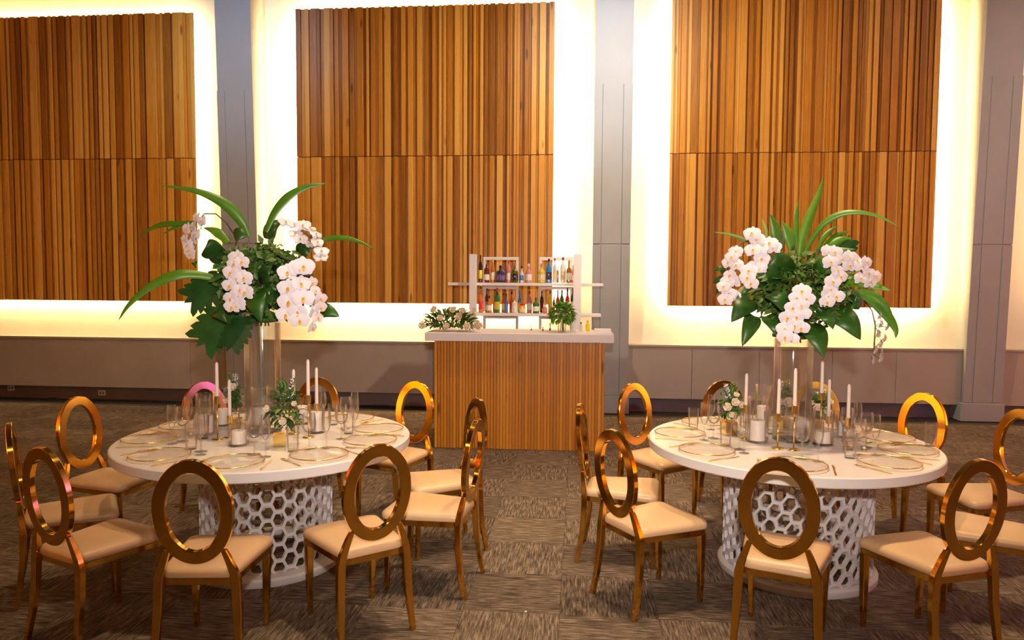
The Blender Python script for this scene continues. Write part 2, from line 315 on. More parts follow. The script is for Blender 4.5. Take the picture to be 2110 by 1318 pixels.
D = {'straps': {'L': [[[[-1.997, 4.265, 1.953],
 [-2.036, 4.24, 2.051],
 [-2.126, 4.215, 2.148],
 [-2.281, 4.19, 2.217],
 [-2.483, 4.165, 2.249]], 0.05],
 [[[-1.888, 4.265, 1.98],
 [-1.833, 4.295, 2.11],
 [-1.75, 4.325, 2.208],
 [-1.656, 4.355, 2.261],
 [-1.553, 4.385, 2.285]], 0.045],
 [[[-1.625, 4.265, 1.917],
 [-1.5, 4.228, 1.933],
 [-1.386, 4.19, 1.94],
 [-1.275, 4.152, 1.916],
 [-1.173, 4.115, 1.869]], 0.026],
 [[[-2.171, 4.215, 1.696],
 [-2.277, 4.165, 1.718],
 [-2.381, 4.115, 1.712],
 [-2.511, 4.065, 1.641],
 [-2.603, 4.015, 1.544],
 [-2.641, 3.965, 1.454]], 0.05],
 [[[-2.38, 4.365, 2.043],
 [-2.513, 4.39, 2.04],
 [-2.638, 4.415, 2.033],
 [-2.745, 4.44, 2.001],
 [-2.838, 4.465, 1.952]], 0.03],
 [[[-2.481, 4.385, 2.021],
 [-2.536, 4.412, 2.018],
 [-2.592, 4.438, 2.006],
 [-2.654, 4.465, 1.982]], 0.022],
 [[[-2.151, 4.315, 1.919],
 [-2.208, 4.332, 1.966],
 [-2.264, 4.348, 1.995],
 [-2.337, 4.365, 2.013]], 0.045]], 'R': [[[[1.284, 4.412, 1.822],
 [1.302, 4.424, 1.955],
 [1.348, 4.437, 2.097],
 [1.395, 4.45, 2.212],
 [1.423, 4.462, 2.312]], 0.042],
 [[[1.301, 4.412, 1.841],
 [1.35, 4.372, 1.961],
 [1.416, 4.332, 2.051],
 [1.516, 4.292, 2.091],
 [1.642, 4.252, 2.071],
 [1.761, 4.212, 2.001]], 0.03],
 [[[1.041, 4.412, 1.906],
 [0.959, 4.379, 1.942],
 [0.868, 4.345, 1.969],
 [0.77, 4.312, 1.983]], 0.018],
 [[[1.291, 4.492, 1.911],
 [1.29, 4.515, 1.999],
 [1.299, 4.539, 2.097],
 [1.314, 4.562, 2.191]], 0.026],
 [[[1.177, 4.432, 1.879],
 [1.155, 4.425, 1.955],
 [1.137, 4.419, 2.03],
 [1.109, 4.412, 2.097]], 0.055],
 [[[1.255, 4.462, 1.88],
 [1.239, 4.462, 1.947],
 [1.219, 4.462, 2.005],
 [1.19, 4.462, 2.054]], 0.055],
 [[[1.5, 4.312, 1.686],
 [1.561, 4.262, 1.701],
 [1.63, 4.212, 1.679],
 [1.701, 4.162, 1.653]], 0.055],
 [[[1.563, 4.312, 1.65],
 [1.644, 4.262, 1.592],
 [1.705, 4.212, 1.513],
 [1.729, 4.162, 1.444],
 [1.715, 4.112, 1.396]], 0.05],
 [[[1.608, 4.362, 1.649],
 [1.674, 4.345, 1.627],
 [1.732, 4.329, 1.582],
 [1.776, 4.312, 1.523]], 0.04],
 [[[1.399, 4.462, 1.881],
 [1.439, 4.479, 1.958],
 [1.489, 4.495, 2.007],
 [1.536, 4.512, 2.032]], 0.025],
 [[[1.417, 4.462, 1.871],
 [1.479, 4.485, 1.939],
 [1.541, 4.509, 1.984],
 [1.609, 4.532, 2.0]], 0.028],
 [[[1.436, 4.462, 1.867],
 [1.49, 4.462, 1.919],
 [1.544, 4.462, 1.952],
 [1.597, 4.462, 1.952]], 0.038],
 [[[1.455, 4.462, 1.862],
 [1.513, 4.445, 1.88],
 [1.553, 4.429, 1.885],
 [1.601, 4.412, 1.889]], 0.03],
 [[[1.121, 4.512, 1.96],
 [1.119, 4.529, 2.009],
 [1.108, 4.545, 2.049],
 [1.101, 4.562, 2.075]], 0.014]]}, 'hearts': {'L': [[[-2.204, 4.265, 1.843],
 [-2.239, 4.215, 1.895], 0.13],
 [[-1.573, 4.315, 1.497],
 [-1.433, 4.265, 1.473], 0.1],
 [[-2.182, 4.315, 1.807],
 [-2.242, 4.265, 1.879], 0.11],
 [[-1.892, 4.315, 1.937],
 [-1.835, 4.365, 2.061], 0.09],
 [[-1.858, 4.065, 1.628],
 [-1.797, 3.985, 1.449], 0.13],
 [[-1.812, 4.065, 1.663],
 [-1.744, 4.015, 1.767], 0.09],
 [[-2.054, 4.215, 1.923],
 [-1.955, 4.165, 1.947], 0.1],
 [[-2.097, 4.065, 1.512],
 [-2.003, 3.985, 1.447], 0.08],
 [[-1.673, 4.265, 1.844],
 [-1.607, 4.315, 1.883], 0.1],
 [[-2.276, 4.165, 1.785],
 [-2.265, 4.145, 1.758], 0.03]], 'R': [[[1.149, 4.312, 1.707],
 [1.106, 4.232, 1.866], 0.16],
 [[1.294, 4.262, 1.451],
 [1.348, 4.132, 1.282], 0.13],
 [[1.442, 4.312, 1.533],
 [1.561, 4.192, 1.379], 0.14],
 [[1.082, 4.312, 1.501],
 [1.136, 4.212, 1.365], 0.1],
 [[0.989, 4.312, 1.594],
 [0.857, 4.192, 1.47], 0.13],
 [[1.009, 4.312, 1.501],
 [0.925, 4.212, 1.332], 0.1],
 [[1.539, 4.362, 1.569],
 [1.593, 4.312, 1.544], 0.11],
 [[0.926, 4.412, 1.629],
 [0.961, 4.312, 1.603], 0.09],
 [[1.08, 4.212, 1.634],
 [1.128, 4.152, 1.537], 0.11],
 [[0.868, 4.462, 1.744],
 [0.801, 4.462, 1.763], 0.04],
 [[0.869, 4.462, 1.696],
 [0.798, 4.462, 1.686], 0.045],
 [[1.341, 4.192, 1.528],
 [1.393, 4.132, 1.442], 0.1],
 [[1.33, 4.262, 1.763],
 [1.386, 4.192, 1.789], 0.08],
 [[0.851, 4.462, 1.647],
 [0.818, 4.462, 1.618], 0.04]]}, 'mons': {'L': [[[-2.133, 4.215, 1.696],
 [-2.345, 4.145, 1.551], 0.22],
 [[-2.026, 4.145, 1.536],
 [-2.23, 4.065, 1.298], 0.26],
 [[-1.933, 4.065, 1.469],
 [-2.006, 3.985, 1.282], 0.16]], 'R': [[[1.512, 4.462, 1.786],
 [1.598, 4.512, 1.979], 0.14]]}, 'orch': {'L': [['o1', [[-2.222, 4.085, 2.051],
 [-2.188, 4.081, 2.029],
 [-2.237, 4.077, 1.998],
 [-2.277, 4.073, 1.985],
 [-2.22, 4.069, 1.95],
 [-2.283, 4.065, 1.923],
 [-2.23, 4.061, 1.919],
 [-2.261, 4.057, 1.888],
 [-2.25, 4.053, 1.857],
 [-2.239, 4.049, 1.835]],
 [[-2.088, 4.285, 1.954],
 [-2.114, 4.225, 2.032],
 [-2.148, 4.165, 2.08],
 [-2.191, 4.105, 2.075]], 0.075],
 ['o2', [[-1.925, 3.965, 1.812],
 [-1.936, 3.96, 1.778],
 [-1.89, 3.955, 1.79],
 [-1.95, 3.95, 1.731],
 [-1.908, 3.945, 1.71],
 [-1.871, 3.94, 1.701],
 [-1.953, 3.935, 1.658],
 [-1.889, 3.93, 1.634],
 [-1.856, 3.925, 1.621],
 [-1.937, 3.92, 1.587],
 [-1.896, 3.915, 1.554],
 [-1.929, 3.91, 1.541]],
 [[-2.012, 4.285, 1.917],
 [-1.979, 4.135, 1.865],
 [-1.93, 3.985, 1.825]], 0.085],
 ['o3', [[-1.631, 3.965, 1.732],
 [-1.563, 3.961, 1.758],
 [-1.535, 3.957, 1.767],
 [-1.622, 3.953, 1.644],
 [-1.546, 3.949, 1.67],
 [-1.616, 3.945, 1.568],
 [-1.531, 3.941, 1.59],
 [-1.631, 3.937, 1.496],
 [-1.559, 3.933, 1.514],
 [-1.549, 3.929, 1.468]],
 [[-1.917, 4.285, 1.899],
 [-1.759, 4.135, 1.839],
 [-1.607, 3.985, 1.801]], 0.1],
 ['o4', [[-1.559, 4.145, 1.677],
 [-1.54, 4.141, 1.629],
 [-1.507, 4.137, 1.585],
 [-1.547, 4.134, 1.558],
 [-1.505, 4.13, 1.532],
 [-1.549, 4.126, 1.497],
 [-1.521, 4.122, 1.471],
 [-1.552, 4.119, 1.413]],
 [[-1.728, 4.285, 1.808],
 [-1.63, 4.225, 1.771],
 [-1.571, 4.165, 1.699]], 0.07],
 ['o5', [[-1.765, 4.265, 2.034],
 [-1.706, 4.258, 2.02],
 [-1.647, 4.25, 2.015],
 [-1.607, 4.243, 1.997],
 [-1.693, 4.236, 1.965],
 [-1.658, 4.229, 1.933],
 [-1.609, 4.221, 1.906],
 [-1.559, 4.214, 1.959],
 [-1.548, 4.207, 1.914],
 [-1.518, 4.2, 1.86],
 [-1.52, 4.192, 1.824]],
 [[-1.869, 4.285, 1.945],
 [-1.801, 4.285, 2.036],
 [-1.726, 4.285, 2.036],
 [-1.614, 4.285, 1.945],
 [-1.549, 4.285, 1.845]], 0.075]], 'R': [['o1', [[0.86, 4.312, 1.804],
 [0.905, 4.307, 1.79],
 [0.869, 4.303, 1.733],
 [0.855, 4.298, 1.696],
 [0.891, 4.294, 1.696],
 [0.831, 4.289, 1.668],
 [0.863, 4.285, 1.626],
 [0.895, 4.28, 1.613],
 [0.84, 4.276, 1.594],
 [0.892, 4.271, 1.867],
 [0.869, 4.267, 1.835]],
 [[1.133, 4.432, 1.784],
 [1.009, 4.399, 1.944],
 [0.938, 4.365, 1.923],
 [0.86, 4.332, 1.809]], 0.075],
 ['o2', [[0.966, 4.212, 1.965],
 [0.992, 4.207, 1.933],
 [1.058, 4.202, 1.91],
 [1.083, 4.197, 1.887],
 [1.007, 4.192, 1.878],
 [0.967, 4.187, 1.873],
 [1.015, 4.182, 1.824],
 [0.98, 4.177, 1.778],
 [1.005, 4.172, 1.778],
 [0.943, 4.167, 1.756],
 [0.934, 4.162, 1.719],
 [0.955, 4.157, 1.688]],
 [[1.206, 4.432, 1.822],
 [1.104, 4.332, 1.931],
 [0.97, 4.232, 1.971]], 0.08],
 ['o3', [[1.214, 4.112, 1.646],
 [1.187, 4.106, 1.61],
 [1.237, 4.1, 1.606],
 [1.164, 4.094, 1.557],
 [1.204, 4.087, 1.571],
 [1.216, 4.081, 1.527],
 [1.13, 4.075, 1.505],
 [1.175, 4.069, 1.51],
 [1.115, 4.063, 1.443],
 [1.164, 4.057, 1.462],
 [1.197, 4.05, 1.45],
 [1.145, 4.044, 1.392],
 [1.11, 4.038, 1.401]],
 [[1.301, 4.432, 1.746],
 [1.263, 4.282, 1.689],
 [1.216, 4.132, 1.636]], 0.08],
 ['o4', [[1.415, 4.172, 1.762],
 [1.431, 4.166, 1.727],
 [1.391, 4.161, 1.7],
 [1.377, 4.155, 1.655],
 [1.363, 4.149, 1.628],
 [1.405, 4.143, 1.62],
 [1.356, 4.138, 1.589]],
 [[1.337, 4.432, 1.765],
 [1.371, 4.312, 1.81],
 [1.403, 4.192, 1.798]], 0.075],
 ['o5', [[1.377, 4.212, 1.871],
 [1.411, 4.209, 1.862],
 [1.45, 4.206, 1.826],
 [1.492, 4.203, 1.835],
 [1.522, 4.2, 1.817],
 [1.487, 4.197, 1.79],
 [1.551, 4.194, 1.79],
 [1.575, 4.19, 1.808],
 [1.584, 4.187, 1.746],
 [1.622, 4.184, 1.732],
 [1.544, 4.181, 1.719],
 [1.591, 4.178, 1.701],
 [1.38, 4.175, 1.807]],
 [[1.319, 4.432, 1.765],
 [1.375, 4.382, 1.831],
 [1.449, 4.332, 1.839],
 [1.565, 4.282, 1.819],
 [1.645, 4.232, 1.737]], 0.075],
 ['o6', [[1.666, 4.212, 1.512],
 [1.707, 4.212, 1.45],
 [1.672, 4.212, 1.467],
 [1.66, 4.212, 1.413],
 [1.696, 4.212, 1.386],
 [1.675, 4.212, 1.354],
 [1.65, 4.212, 1.322],
 [1.681, 4.212, 1.305],
 [1.639, 4.212, 1.268],
 [1.678, 4.212, 1.273]],
 [[1.579, 4.432, 1.672],
 [1.616, 4.382, 1.635],
 [1.672, 4.332, 1.535],
 [1.673, 4.282, 1.454],
 [1.65, 4.232, 1.302]], 0.06]]}, 'bctr': {'L': [-1.902, 4.245, 1.698], 'R': [1.291, 4.392, 1.661]}, 'bott': [[[-1.171, 0.021, 0.33],
 [-1.097, 0.031, 0.217],
 [-1.023, 0.022, 0.278],
 [-0.931, 0.051, 0.205],
 [-0.835, 0.023, 0.261],
 [-0.761, 0.037, 0.231],
 [-0.679, 0.023, 0.201],
 [-0.596, 0.036, 0.228],
 [-0.441, 0.04, 0.228],
 [-0.356, 0.031, 0.287],
 [-0.286, 0.022, 0.291],
 [-0.255, 0.013, 0.212],
 [-0.189, 0.03, 0.307],
 [-0.118, 0.031, 0.268],
 [-0.071, 0.015, 0.213]],
 [[-1.167, 0.025, 0.316],
 [-1.108, 0.019, 0.29],
 [-1.066, 0.029, 0.203],
 [-1.017, 0.017, 0.169],
 [-0.97, 0.032, 0.298],
 [-0.905, 0.021, 0.239],
 [-0.861, 0.022, 0.231],
 [-0.805, 0.026, 0.257],
 [-0.761, 0.03, 0.188],
 [-0.709, 0.02, 0.267],
 [-0.667, 0.035, 0.12],
 [-0.592, 0.029, 0.259],
 [-0.506, 0.038, 0.182],
 [-0.441, 0.021, 0.265],
 [-0.399, 0.028, 0.113],
 [-0.342, 0.022, 0.265],
 [-0.294, 0.015, 0.209],
 [-0.251, 0.021, 0.279],
 [-0.2, 0.023, 0.279],
 [-0.135, 0.024, 0.301],
 [-0.071, 0.02, 0.31]]], 'roses': [[-1.578, 7.3, 1.221],
 [-1.447, 7.3, 1.391],
 [-1.387, 7.3, 1.308],
 [-1.263, 7.3, 1.393],
 [-1.198, 7.3, 1.325],
 [-1.153, 7.3, 1.384],
 [-1.049, 7.3, 1.385],
 [-1.014, 7.3, 1.262],
 [-1.312, 7.3, 1.215],
 [-0.989, 7.3, 1.209],
 [-1.113, 7.3, 1.207]], 'buds': {'L': [[-2.269, 4.056],
 [-1.427, 4.324]], 'R': [[1.675, 4.332],
 [1.584, 4.153]]}, 'vessel': {'L': [-1.917, 4.265, 0.107, 1.432], 'R': [1.265, 4.412, 0.109, 1.362]}, 'taper': {'L': [[-2.079, 4.013, 1.003, 1.215],
 [-2.035, 4.071, 0.879, 1.106],
 [-1.705, 4.219, 0.933, 1.156],
 [-1.579, 4.125, 1.001, 1.227],
 [-1.61, 4.346, 0.912, 1.151]], 'R': [[1.016, 4.383, 0.949, 1.154],
 [1.119, 4.157, 0.948, 1.158],
 [1.199, 4.131, 0.998, 1.222],
 [1.439, 4.433, 1.028, 1.236],
 [1.522, 4.524, 0.874, 1.113],
 [1.535, 4.266, 0.912, 1.121]]}, 'pillar': {'L': [[-1.891, 3.885, 0.041, 0.085, 0],
 [-2.227, 4.157, 0.045, 0.112, 1],
 [-2.016, 4.372, 0.043, 0.117, 1],
 [-2.246, 4.405, 0.04, 0.106, 0],
 [-1.78, 4.526, 0.045, 0.114, 0],
 [-1.584, 4.276, 0.034, 0.126, 0]], 'R': [[1.03, 4.358, 0.046, 0.13, 1],
 [1.41, 4.301, 0.045, 0.079, 1],
 [1.206, 4.703, 0.036, 0.149, 1],
 [1.599, 4.52, 0.039, 0.095, 0],
 [1.388, 4.592, 0.036, 0.1, 0]]}, 'posy': {'L': [[-1.661, 3.9, 0.035, 0.069, [0.041, 0.221, 0.134, 0.174]],
 [-2.1, 4.361, 0.036, 0.062, [-0.016, 0.211, 0.062, 0.127]]], 'R': [[0.923, 4.508, 0.042, 0.081, [0.013, 0.185, 0.095, 0.142]],
 [1.307, 4.7, 0.04, 0.071, [0.004, 0.19, 0.062, 0.12]],
 [1.504, 4.694, 0.043, 0.071, [0.027, 0.165, 0.095, 0.09]]]}}

# ------------------------------------------------------------------ room shell
XL, XR, YB, ZC = -9.4, 9.4, -6.5, 6.6
fl = struct('floor', bx(XL, XR, YB, 9.7, -.12, -.007, M['underlay'], name='floor'))
struct('ceiling', bx(XL, XR, YB, 9.7, ZC, ZC + .1, M['ceil'], name='ceiling'))
struct('wall_back', bx(XL, XR, YW, YW + .2, .17, ZC, M['wall'], name='wall_back'))
struct('wall_left', bx(XL - .1, XL, YB, 9.7, -.007, ZC, M['room'], name='wall_left'))
struct('wall_right', bx(XR, XR + .1, YB, 9.7, -.007, ZC, M['pale'], name='wall_right'))
struct('wall_front', bx(XL, XR, YB - .1, YB, -.007, ZC, M['room'], name='wall_front'))
struct('baseboard_back', bx(XL, XR, YW, YW + .2, -.007, .17, M['kick'], name='baseboard_back'))

# carpet tiles: half-metre squares laid quarter-turned, each a piece of the floor
TS = .498; TX0 = -.578; TY0 = 4.128
tm = G(); h = TS / 2 - .0008
tm.add([(-h, -h, -.007), (h, -h, -.007), (h, h, -.007), (-h, h, -.007), (-h, -h, -.0012), (h, -h, -.0012), (h, h, -.0012), (-h, h, -.0012),
        (-h + .003, -h + .003, 0), (h - .003, -h + .003, 0), (h - .003, h - .003, 0), (-h + .003, h - .003, 0)],
       [(8, 9, 10, 11), (4, 5, 9, 8), (5, 6, 10, 9), (6, 7, 11, 10), (7, 4, 8, 11), (0, 1, 5, 4), (1, 2, 6, 5), (2, 3, 7, 6), (3, 0, 4, 7)])
tile_me = tm.mesh('carpet_tile', M['carpet'])
rest = G()
nt = 0
cells = []
for i in range(-19, 21):
    for j in range(-22, 12):
        cx = TX0 + (i + .5) * TS; cy = TY0 + (j + .5) * TS
        if cx - h < XL or cx + h > XR or cy + h > YW or cy - h < YB: continue
        d = (cy * math.cos(YAW) - cx * math.sin(YAW)); lat = cx * math.cos(YAW) + cy * math.sin(YAW)
        vis = d > 2.2 and abs(lat) < .75 * d + .1
        cells.append((0 if vis else 1, d, i, j, cx, cy))
cells.sort()
for vis, d, i, j, cx, cy in cells:
    if not vis and nt < 298:
        o = link('carpet_tile', tile_me, fl, (cx, cy, 0), (PI / 2 if (i + j) % 2 else 0)); nt += 1
    else:
        a = (i + j) % 2
        rest.add([(cx - h, cy - h, 0), (cx + h, cy - h, 0), (cx + h, cy + h, 0), (cx - h, cy + h, 0)] , [(0, 1, 2, 3)])
ro = link('carpet_tiles_far', rest.mesh('carpet_tiles_far', M['carpet']), fl); ro['kind'] = 'stuff'

# dado with ledge and joints between its boards
dd = struct('wall_dado', bx(XL, XR, 9.43, YW, .195, .86, M['dado'], name='wall_dado'))
PIL = [(-8.98, -8.52), (-4.70, -4.225), (.17, .632), (4.72, 5.165), (9.0, 9.38)]
joints = {0: [-8.52, -5.245, -4.70], 1: [-4.225, -1.9, .17], 2: [.632, 1.446, 2.284, 3.172, 3.938, 4.72], 3: [5.165, 7.2, 9.0]}
for k, js in joints.items():
    for a, b in zip(js[:-1], js[1:]):
        link('dado_board', bx(a + .002, b - .002, YD, 9.435, .19, .845, M['dado'], .003, 'dado_board'), dd)
    g = G(); a, b = js[0], js[-1]
    g.box(a, b, 9.385, YW + .01, .855, .885, .004); g.box(a, b, 9.395, 9.43, .835, .855)
    struct('trim_%d' % (k + 1), g.mesh('ledge', M['dado']))
# portal columns that deepen towards the ceiling
for (a, b) in PIL:
    def yf(z): return 9.355 - .19 * max(0, z - .2) / 4.9
    g = G(); zt = ZC
    g.add([(a, yf(0), .2), (b, yf(0), .2), (b, YW, .2), (a, YW, .2), (a, yf(zt), zt), (b, yf(zt), zt), (b, YW, zt), (a, YW, zt)],
          [(0, 3, 2, 1), (4, 5, 6, 7), (0, 1, 5, 4), (1, 2, 6, 5), (2, 3, 7, 6), (3, 0, 4, 7)])
    c = struct('column', g.mesh('column', M['column']))
    link('column_plinth', bx(a - .045, b + .02, 9.31, YW, 0, .225, M['column'], .006, 'column_plinth'), c)
    for z0, z1 in ((.235, 2.145), (2.165, 4.125)):
        for x0, x1, e in ((a - .004, a + .095, .010), (a + .103, b - .112, .006), (b - .104, b + .004, .010)):
            g = G(); ya, yb = yf(z0) - e, yf(z1) - e
            g.add([(x0, ya, z0), (x1, ya, z0), (x1, yf(z0) + .02, z0), (x0, yf(z0) + .02, z0), (x0, yb, z1), (x1, yb, z1), (x1, yf(z1) + .02, z1), (x0, yf(z1) + .02, z1)],
                  [(0, 3, 2, 1), (4, 5, 6, 7), (0, 1, 5, 4), (1, 2, 6, 5), (2, 3, 7, 6), (3, 0, 4, 7)])
            link('column_board', g.mesh('column_board', M['column']), c)

# slatted timber panels
PROUD = [.034, .04, .046, .055, .066, .08]; DEEP = [.02, .026, .034, .042, .052]
PLAB = ['slatted timber wall panel at the far left, left of the first grey column', 'slatted timber wall panel behind the bar, between two grey columns',
        'slatted timber wall panel behind the right table and its tall flowers', 'slatted timber wall panel at the right edge, right of the last grey column']
for (a, b), lab in zip(PANELS, PLAB):
    t = thing('slatted_wall_panel', lab, 'wall panel', (a, YP, ZB), 0, 'backlit slatted panels')
    link('backing_board', bx(0, b - a, .035, .05, 0, ZT - ZB, M['backing'], name='backing_board'), t)
    x = 0; up = True
    while x < b - a - .02:
        w = min(rnd.choice(PROUD if up else DEEP), b - a - x)
        if b - a - x - w < .03: w = b - a - x
        e = rnd.choice((.0, .0, .006)) if up else rnd.choice((.026, .031, .034)); up = not up if rnd.random() < .9 else up
        for z0, z1 in ((0, ZS - ZB - .004), (ZS - ZB + .004, ZT - ZB)):
            g = G(); g.box(0, w - .0025, 0, .037 - e, 0, z1 - z0, .002)
            link('batten', g.mesh('batten', M['wood']), t, (x, e, z0))
        x += w

# side-wall panels of the hall
for sx in (-1, 1):
    for y0 in (.2, 6.9):
        t = thing('side_wall_panel', 'plain timber panel on the %s hall wall, %s' % ('left' if sx < 0 else 'right', 'nearer the columns' if y0 > 5 else 'beside the tables'), 'wall panel', (sx * 9.36, y0, .9))
        g = G(); g.box(-.03, .03, -1.2, 1.2, 0, 3.6, .004); link('board', g.mesh('side_board', M['barwood']), t)
        link('rim', bx(-.028, .028, -1.26, 1.26, -.05, -.005, M['backing'], name='rim'), t)

# wall outlets and floor cable
for x0, x1, z0, z1, lab in ((-8.05, -7.945, .09, .16, 'white wall outlet low on the back wall at the far left'), (-6.69, -6.58, .05, .125, 'white wall outlet under the dado, right of the other outlet')):
    t = thing('wall_outlet', lab, 'outlet', ((x0 + x1) / 2, YW, z0), 0)
    link('plate', bx(-(x1 - x0) / 2, (x1 - x0) / 2, -.008, 0, 0, z1 - z0, M['plastic'], .003, 'outlet_plate'), t)
    for s in (-1, 1): link('socket', bx(s * .022 - .012, s * .022 + .012, -.011, -.006, .018, .05, M['kick'], .002, 'socket'), t)
g = G(); g.tube([(-8.3, 9.42, .012), (-7.7, 9.40, .012), (-7.35, 9.38, .016), (-7.2, 9.37, .03), (-7.08, 9.39, .014), (-6.8, 9.42, .012), (-6.2, 9.43, .012), (-5.2, 9.44, .012)], .011)
tag(link('cable', g.mesh('cable', M['black'], True)), 'black cable lying along the foot of the back wall at left', 'cable')
g = G(); g.box(-2.72, -2.5, 9.41, 9.45, 0, .022, .006); g.tube([(-2.9, 9.43, .01), (-2.7, 9.43, .014)], .008)
tag(link('cable_connector', g.mesh('cable_connector', M['black'])), 'small black cable connector on the carpet left of the bar', 'cable')

# ------------------------------------------------------------------ bar counter
BX0, BX1, BY = -1.44, .262, 7.19
t = thing('bar_counter', 'white topped bar faced with honey timber slats in the centre aisle', 'bar', ((BX0 + BX1) / 2, BY, 0), math.radians(.4))
hw = (BX1 - BX0) / 2
link('body', bx(-hw, hw, .022, .50, 0, 1.085, M['barwood'], name='bar_body'), t)
g = G(); g.box(-hw - .085, hw + .085, -.06, .62, 1.088, 1.172, .004)
link('countertop', g.mesh('countertop', M['white']), t)
ns = 54; sw = 2 * hw / ns
sm = G(); sm.box(-sw / 2 + .0018, sw / 2 - .0018, 0, .024, 0, 1.083, .0035); sme = sm.mesh('slat', M['barwood'])
for i in range(ns): link('slat', sme, t, (-hw + (i + .5) * sw, 0, .002))

# ------------------------------------------------------------------ back-bar shelves
t = thing('bottle_shelf', 'white open bottle shelving behind the bar', 'shelf', (-.63, 8.55, 0))
def sp(name, x0, x1, y0, y1, z0, z1): return link(name, bx(x0 + .63, x1 + .63, y0, y1, z0, z1, M['white'], .003, name), t)
sp('upright', -1.284, -1.203, -.075, .012, 0, 1.998); sp('upright', -.066, .025, -.075, .012, 0, 2.0)
sp('shelf_board', -1.552, .283, .012, .27, 1.630, 1.664); sp('shelf_board', -1.552, .262, .012, .27, 1.270, 1.304)
for x0, x1 in ((-1.165, -.735), (-.48, -.075)):
    for z0, z1 in ((.2, 1.262), (1.308, 1.622), (1.668, 1.976)):
        g = G(); w = .028
        for q in ((x0, x1, z1 - .036, z1), (x0, x0 + w, z0, z1 - .036), (x1 - w, x1, z0, z1 - .036)):
            g.box(q[0] + .63, q[1] + .63, .275, .345, q[2], q[3], .002)
        link('box_frame', g.mesh('box_frame', M['white']), t)

def glassmat(name, col, rough=.12): return plain(name, col, rough, 0, .08, 12, coat=.6)
BC = dict(dark=(.02, .012, .01), red=(.16, .012, .008), amber=(.50, .16, .02), navy=(.03, .03, .10), pink=(.62, .22, .26), olive=(.10, .09, .015), clear=(.62, .64, .66), yel=(.62, .48, .05),
          blue=(.03, .22, .55), cream=(.80, .68, .45), brown=(.42, .17, .05), orange=(.62, .16, .02), green=(.02, .14, .03), maroon=(.12, .01, .012), black=(.012, .012, .014), gold=(.72, .45, .08), white=(.8, .78, .74), bred=(.72, .02, .02), byel=(.85, .66, .02), purple=(.14, .09, .25))
BM = {k: glassmat('bottle_' + k, v) for k, v in BC.items()}
# kind, body, label, cap, label text
TOPROW = [('tall', 'dark', 'byel', 'black', 'dark bottle with a yellow label'), ('flask', 'red', 'white', 'maroon', 'round dark red bottle with a white label'), ('tall', 'amber', 'cream', 'gold', 'amber bottle with a cream label and gold cap'),
    ('squat', 'navy', 'purple', 'black', 'squat dark blue bottle with a black stopper'), ('tall', 'pink', 'white', 'bred', 'pink bottle with a bright red cap'), ('squat', 'olive', 'black', 'amber', 'olive bottle with a black label'),
    ('std', 'clear', 'blue', 'dark', 'clear bottle with a blue label'), ('std', 'pink', 'white', 'clear', 'pink bottle with a clear neck'), ('std', 'yel', 'cream', 'pink', 'yellow green bottle with a pale label'),
    ('tall', 'blue', 'navy', 'navy', 'tall bright blue bottle'), ('tall', 'clear', 'cream', 'maroon', 'clear bottle with a dark red cap'), ('tall', 'amber', 'pink', 'gold', 'slim amber bottle'),
    ('tall', 'white', 'cream', 'olive', 'tall clear bottle with a dark cap'), ('std', 'brown', 'white', 'orange', 'amber bottle with an orange cap'), ('tall', 'amber', 'cream', 'pink', 'pale amber bottle half behind the upright')]
BOTROW = [('tall', 'orange', 'bred', 'dark', 'orange red bottle'), ('tall', 'maroon', 'brown', 'maroon', 'maroon bottle'), ('std', 'amber', 'white', 'black', 'amber bottle with a white label'), ('std', 'orange', 'amber', 'gold', 'slim orange bottle'),
    ('tall', 'green', 'yel', 'bred', 'green bottle with a yellow label'), ('std', 'orange', 'byel', 'black', 'orange bottle with a black cap'), ('std', 'purple', 'blue', 'black', 'purple bottle with a blue label'), ('std', 'orange', 'bred', 'black', 'broad orange bottle with a black cap'),
    ('squat', 'cream', 'white', 'amber', 'squat cream bottle'), ('std', 'blue', 'byel', 'purple', 'small blue bottle with a yellow label'), ('jar', 'gold', 'cream', 'bred', 'squat golden bottle with a red top'), ('tall', 'pink', 'white', 'maroon', 'tall pale pink bottle with a maroon cap'),
    ('squat', 'green', 'white', 'green', 'squat green bottle with a white label'), ('tall', 'dark', 'maroon', 'black', 'dark wine bottle'), ('std', 'orange', 'pink', 'orange', 'orange bottle with a pink label'), ('tall', 'byel', 'gold', 'black', 'bright yellow bottle with a black neck'),
    ('tall', 'maroon', 'pink', 'brown', 'slim maroon bottle behind the herbs'), ('std', 'bred', 'black', 'bred', 'bright red bottle left of a green one'), ('tall', 'green', 'white', 'black', 'dark green bottle between two red ones'), ('std', 'bred', 'white', 'black', 'bright red bottle with a black cap'), ('tall', 'black', 'white', 'maroon', 'black bottle beside the right upright')]
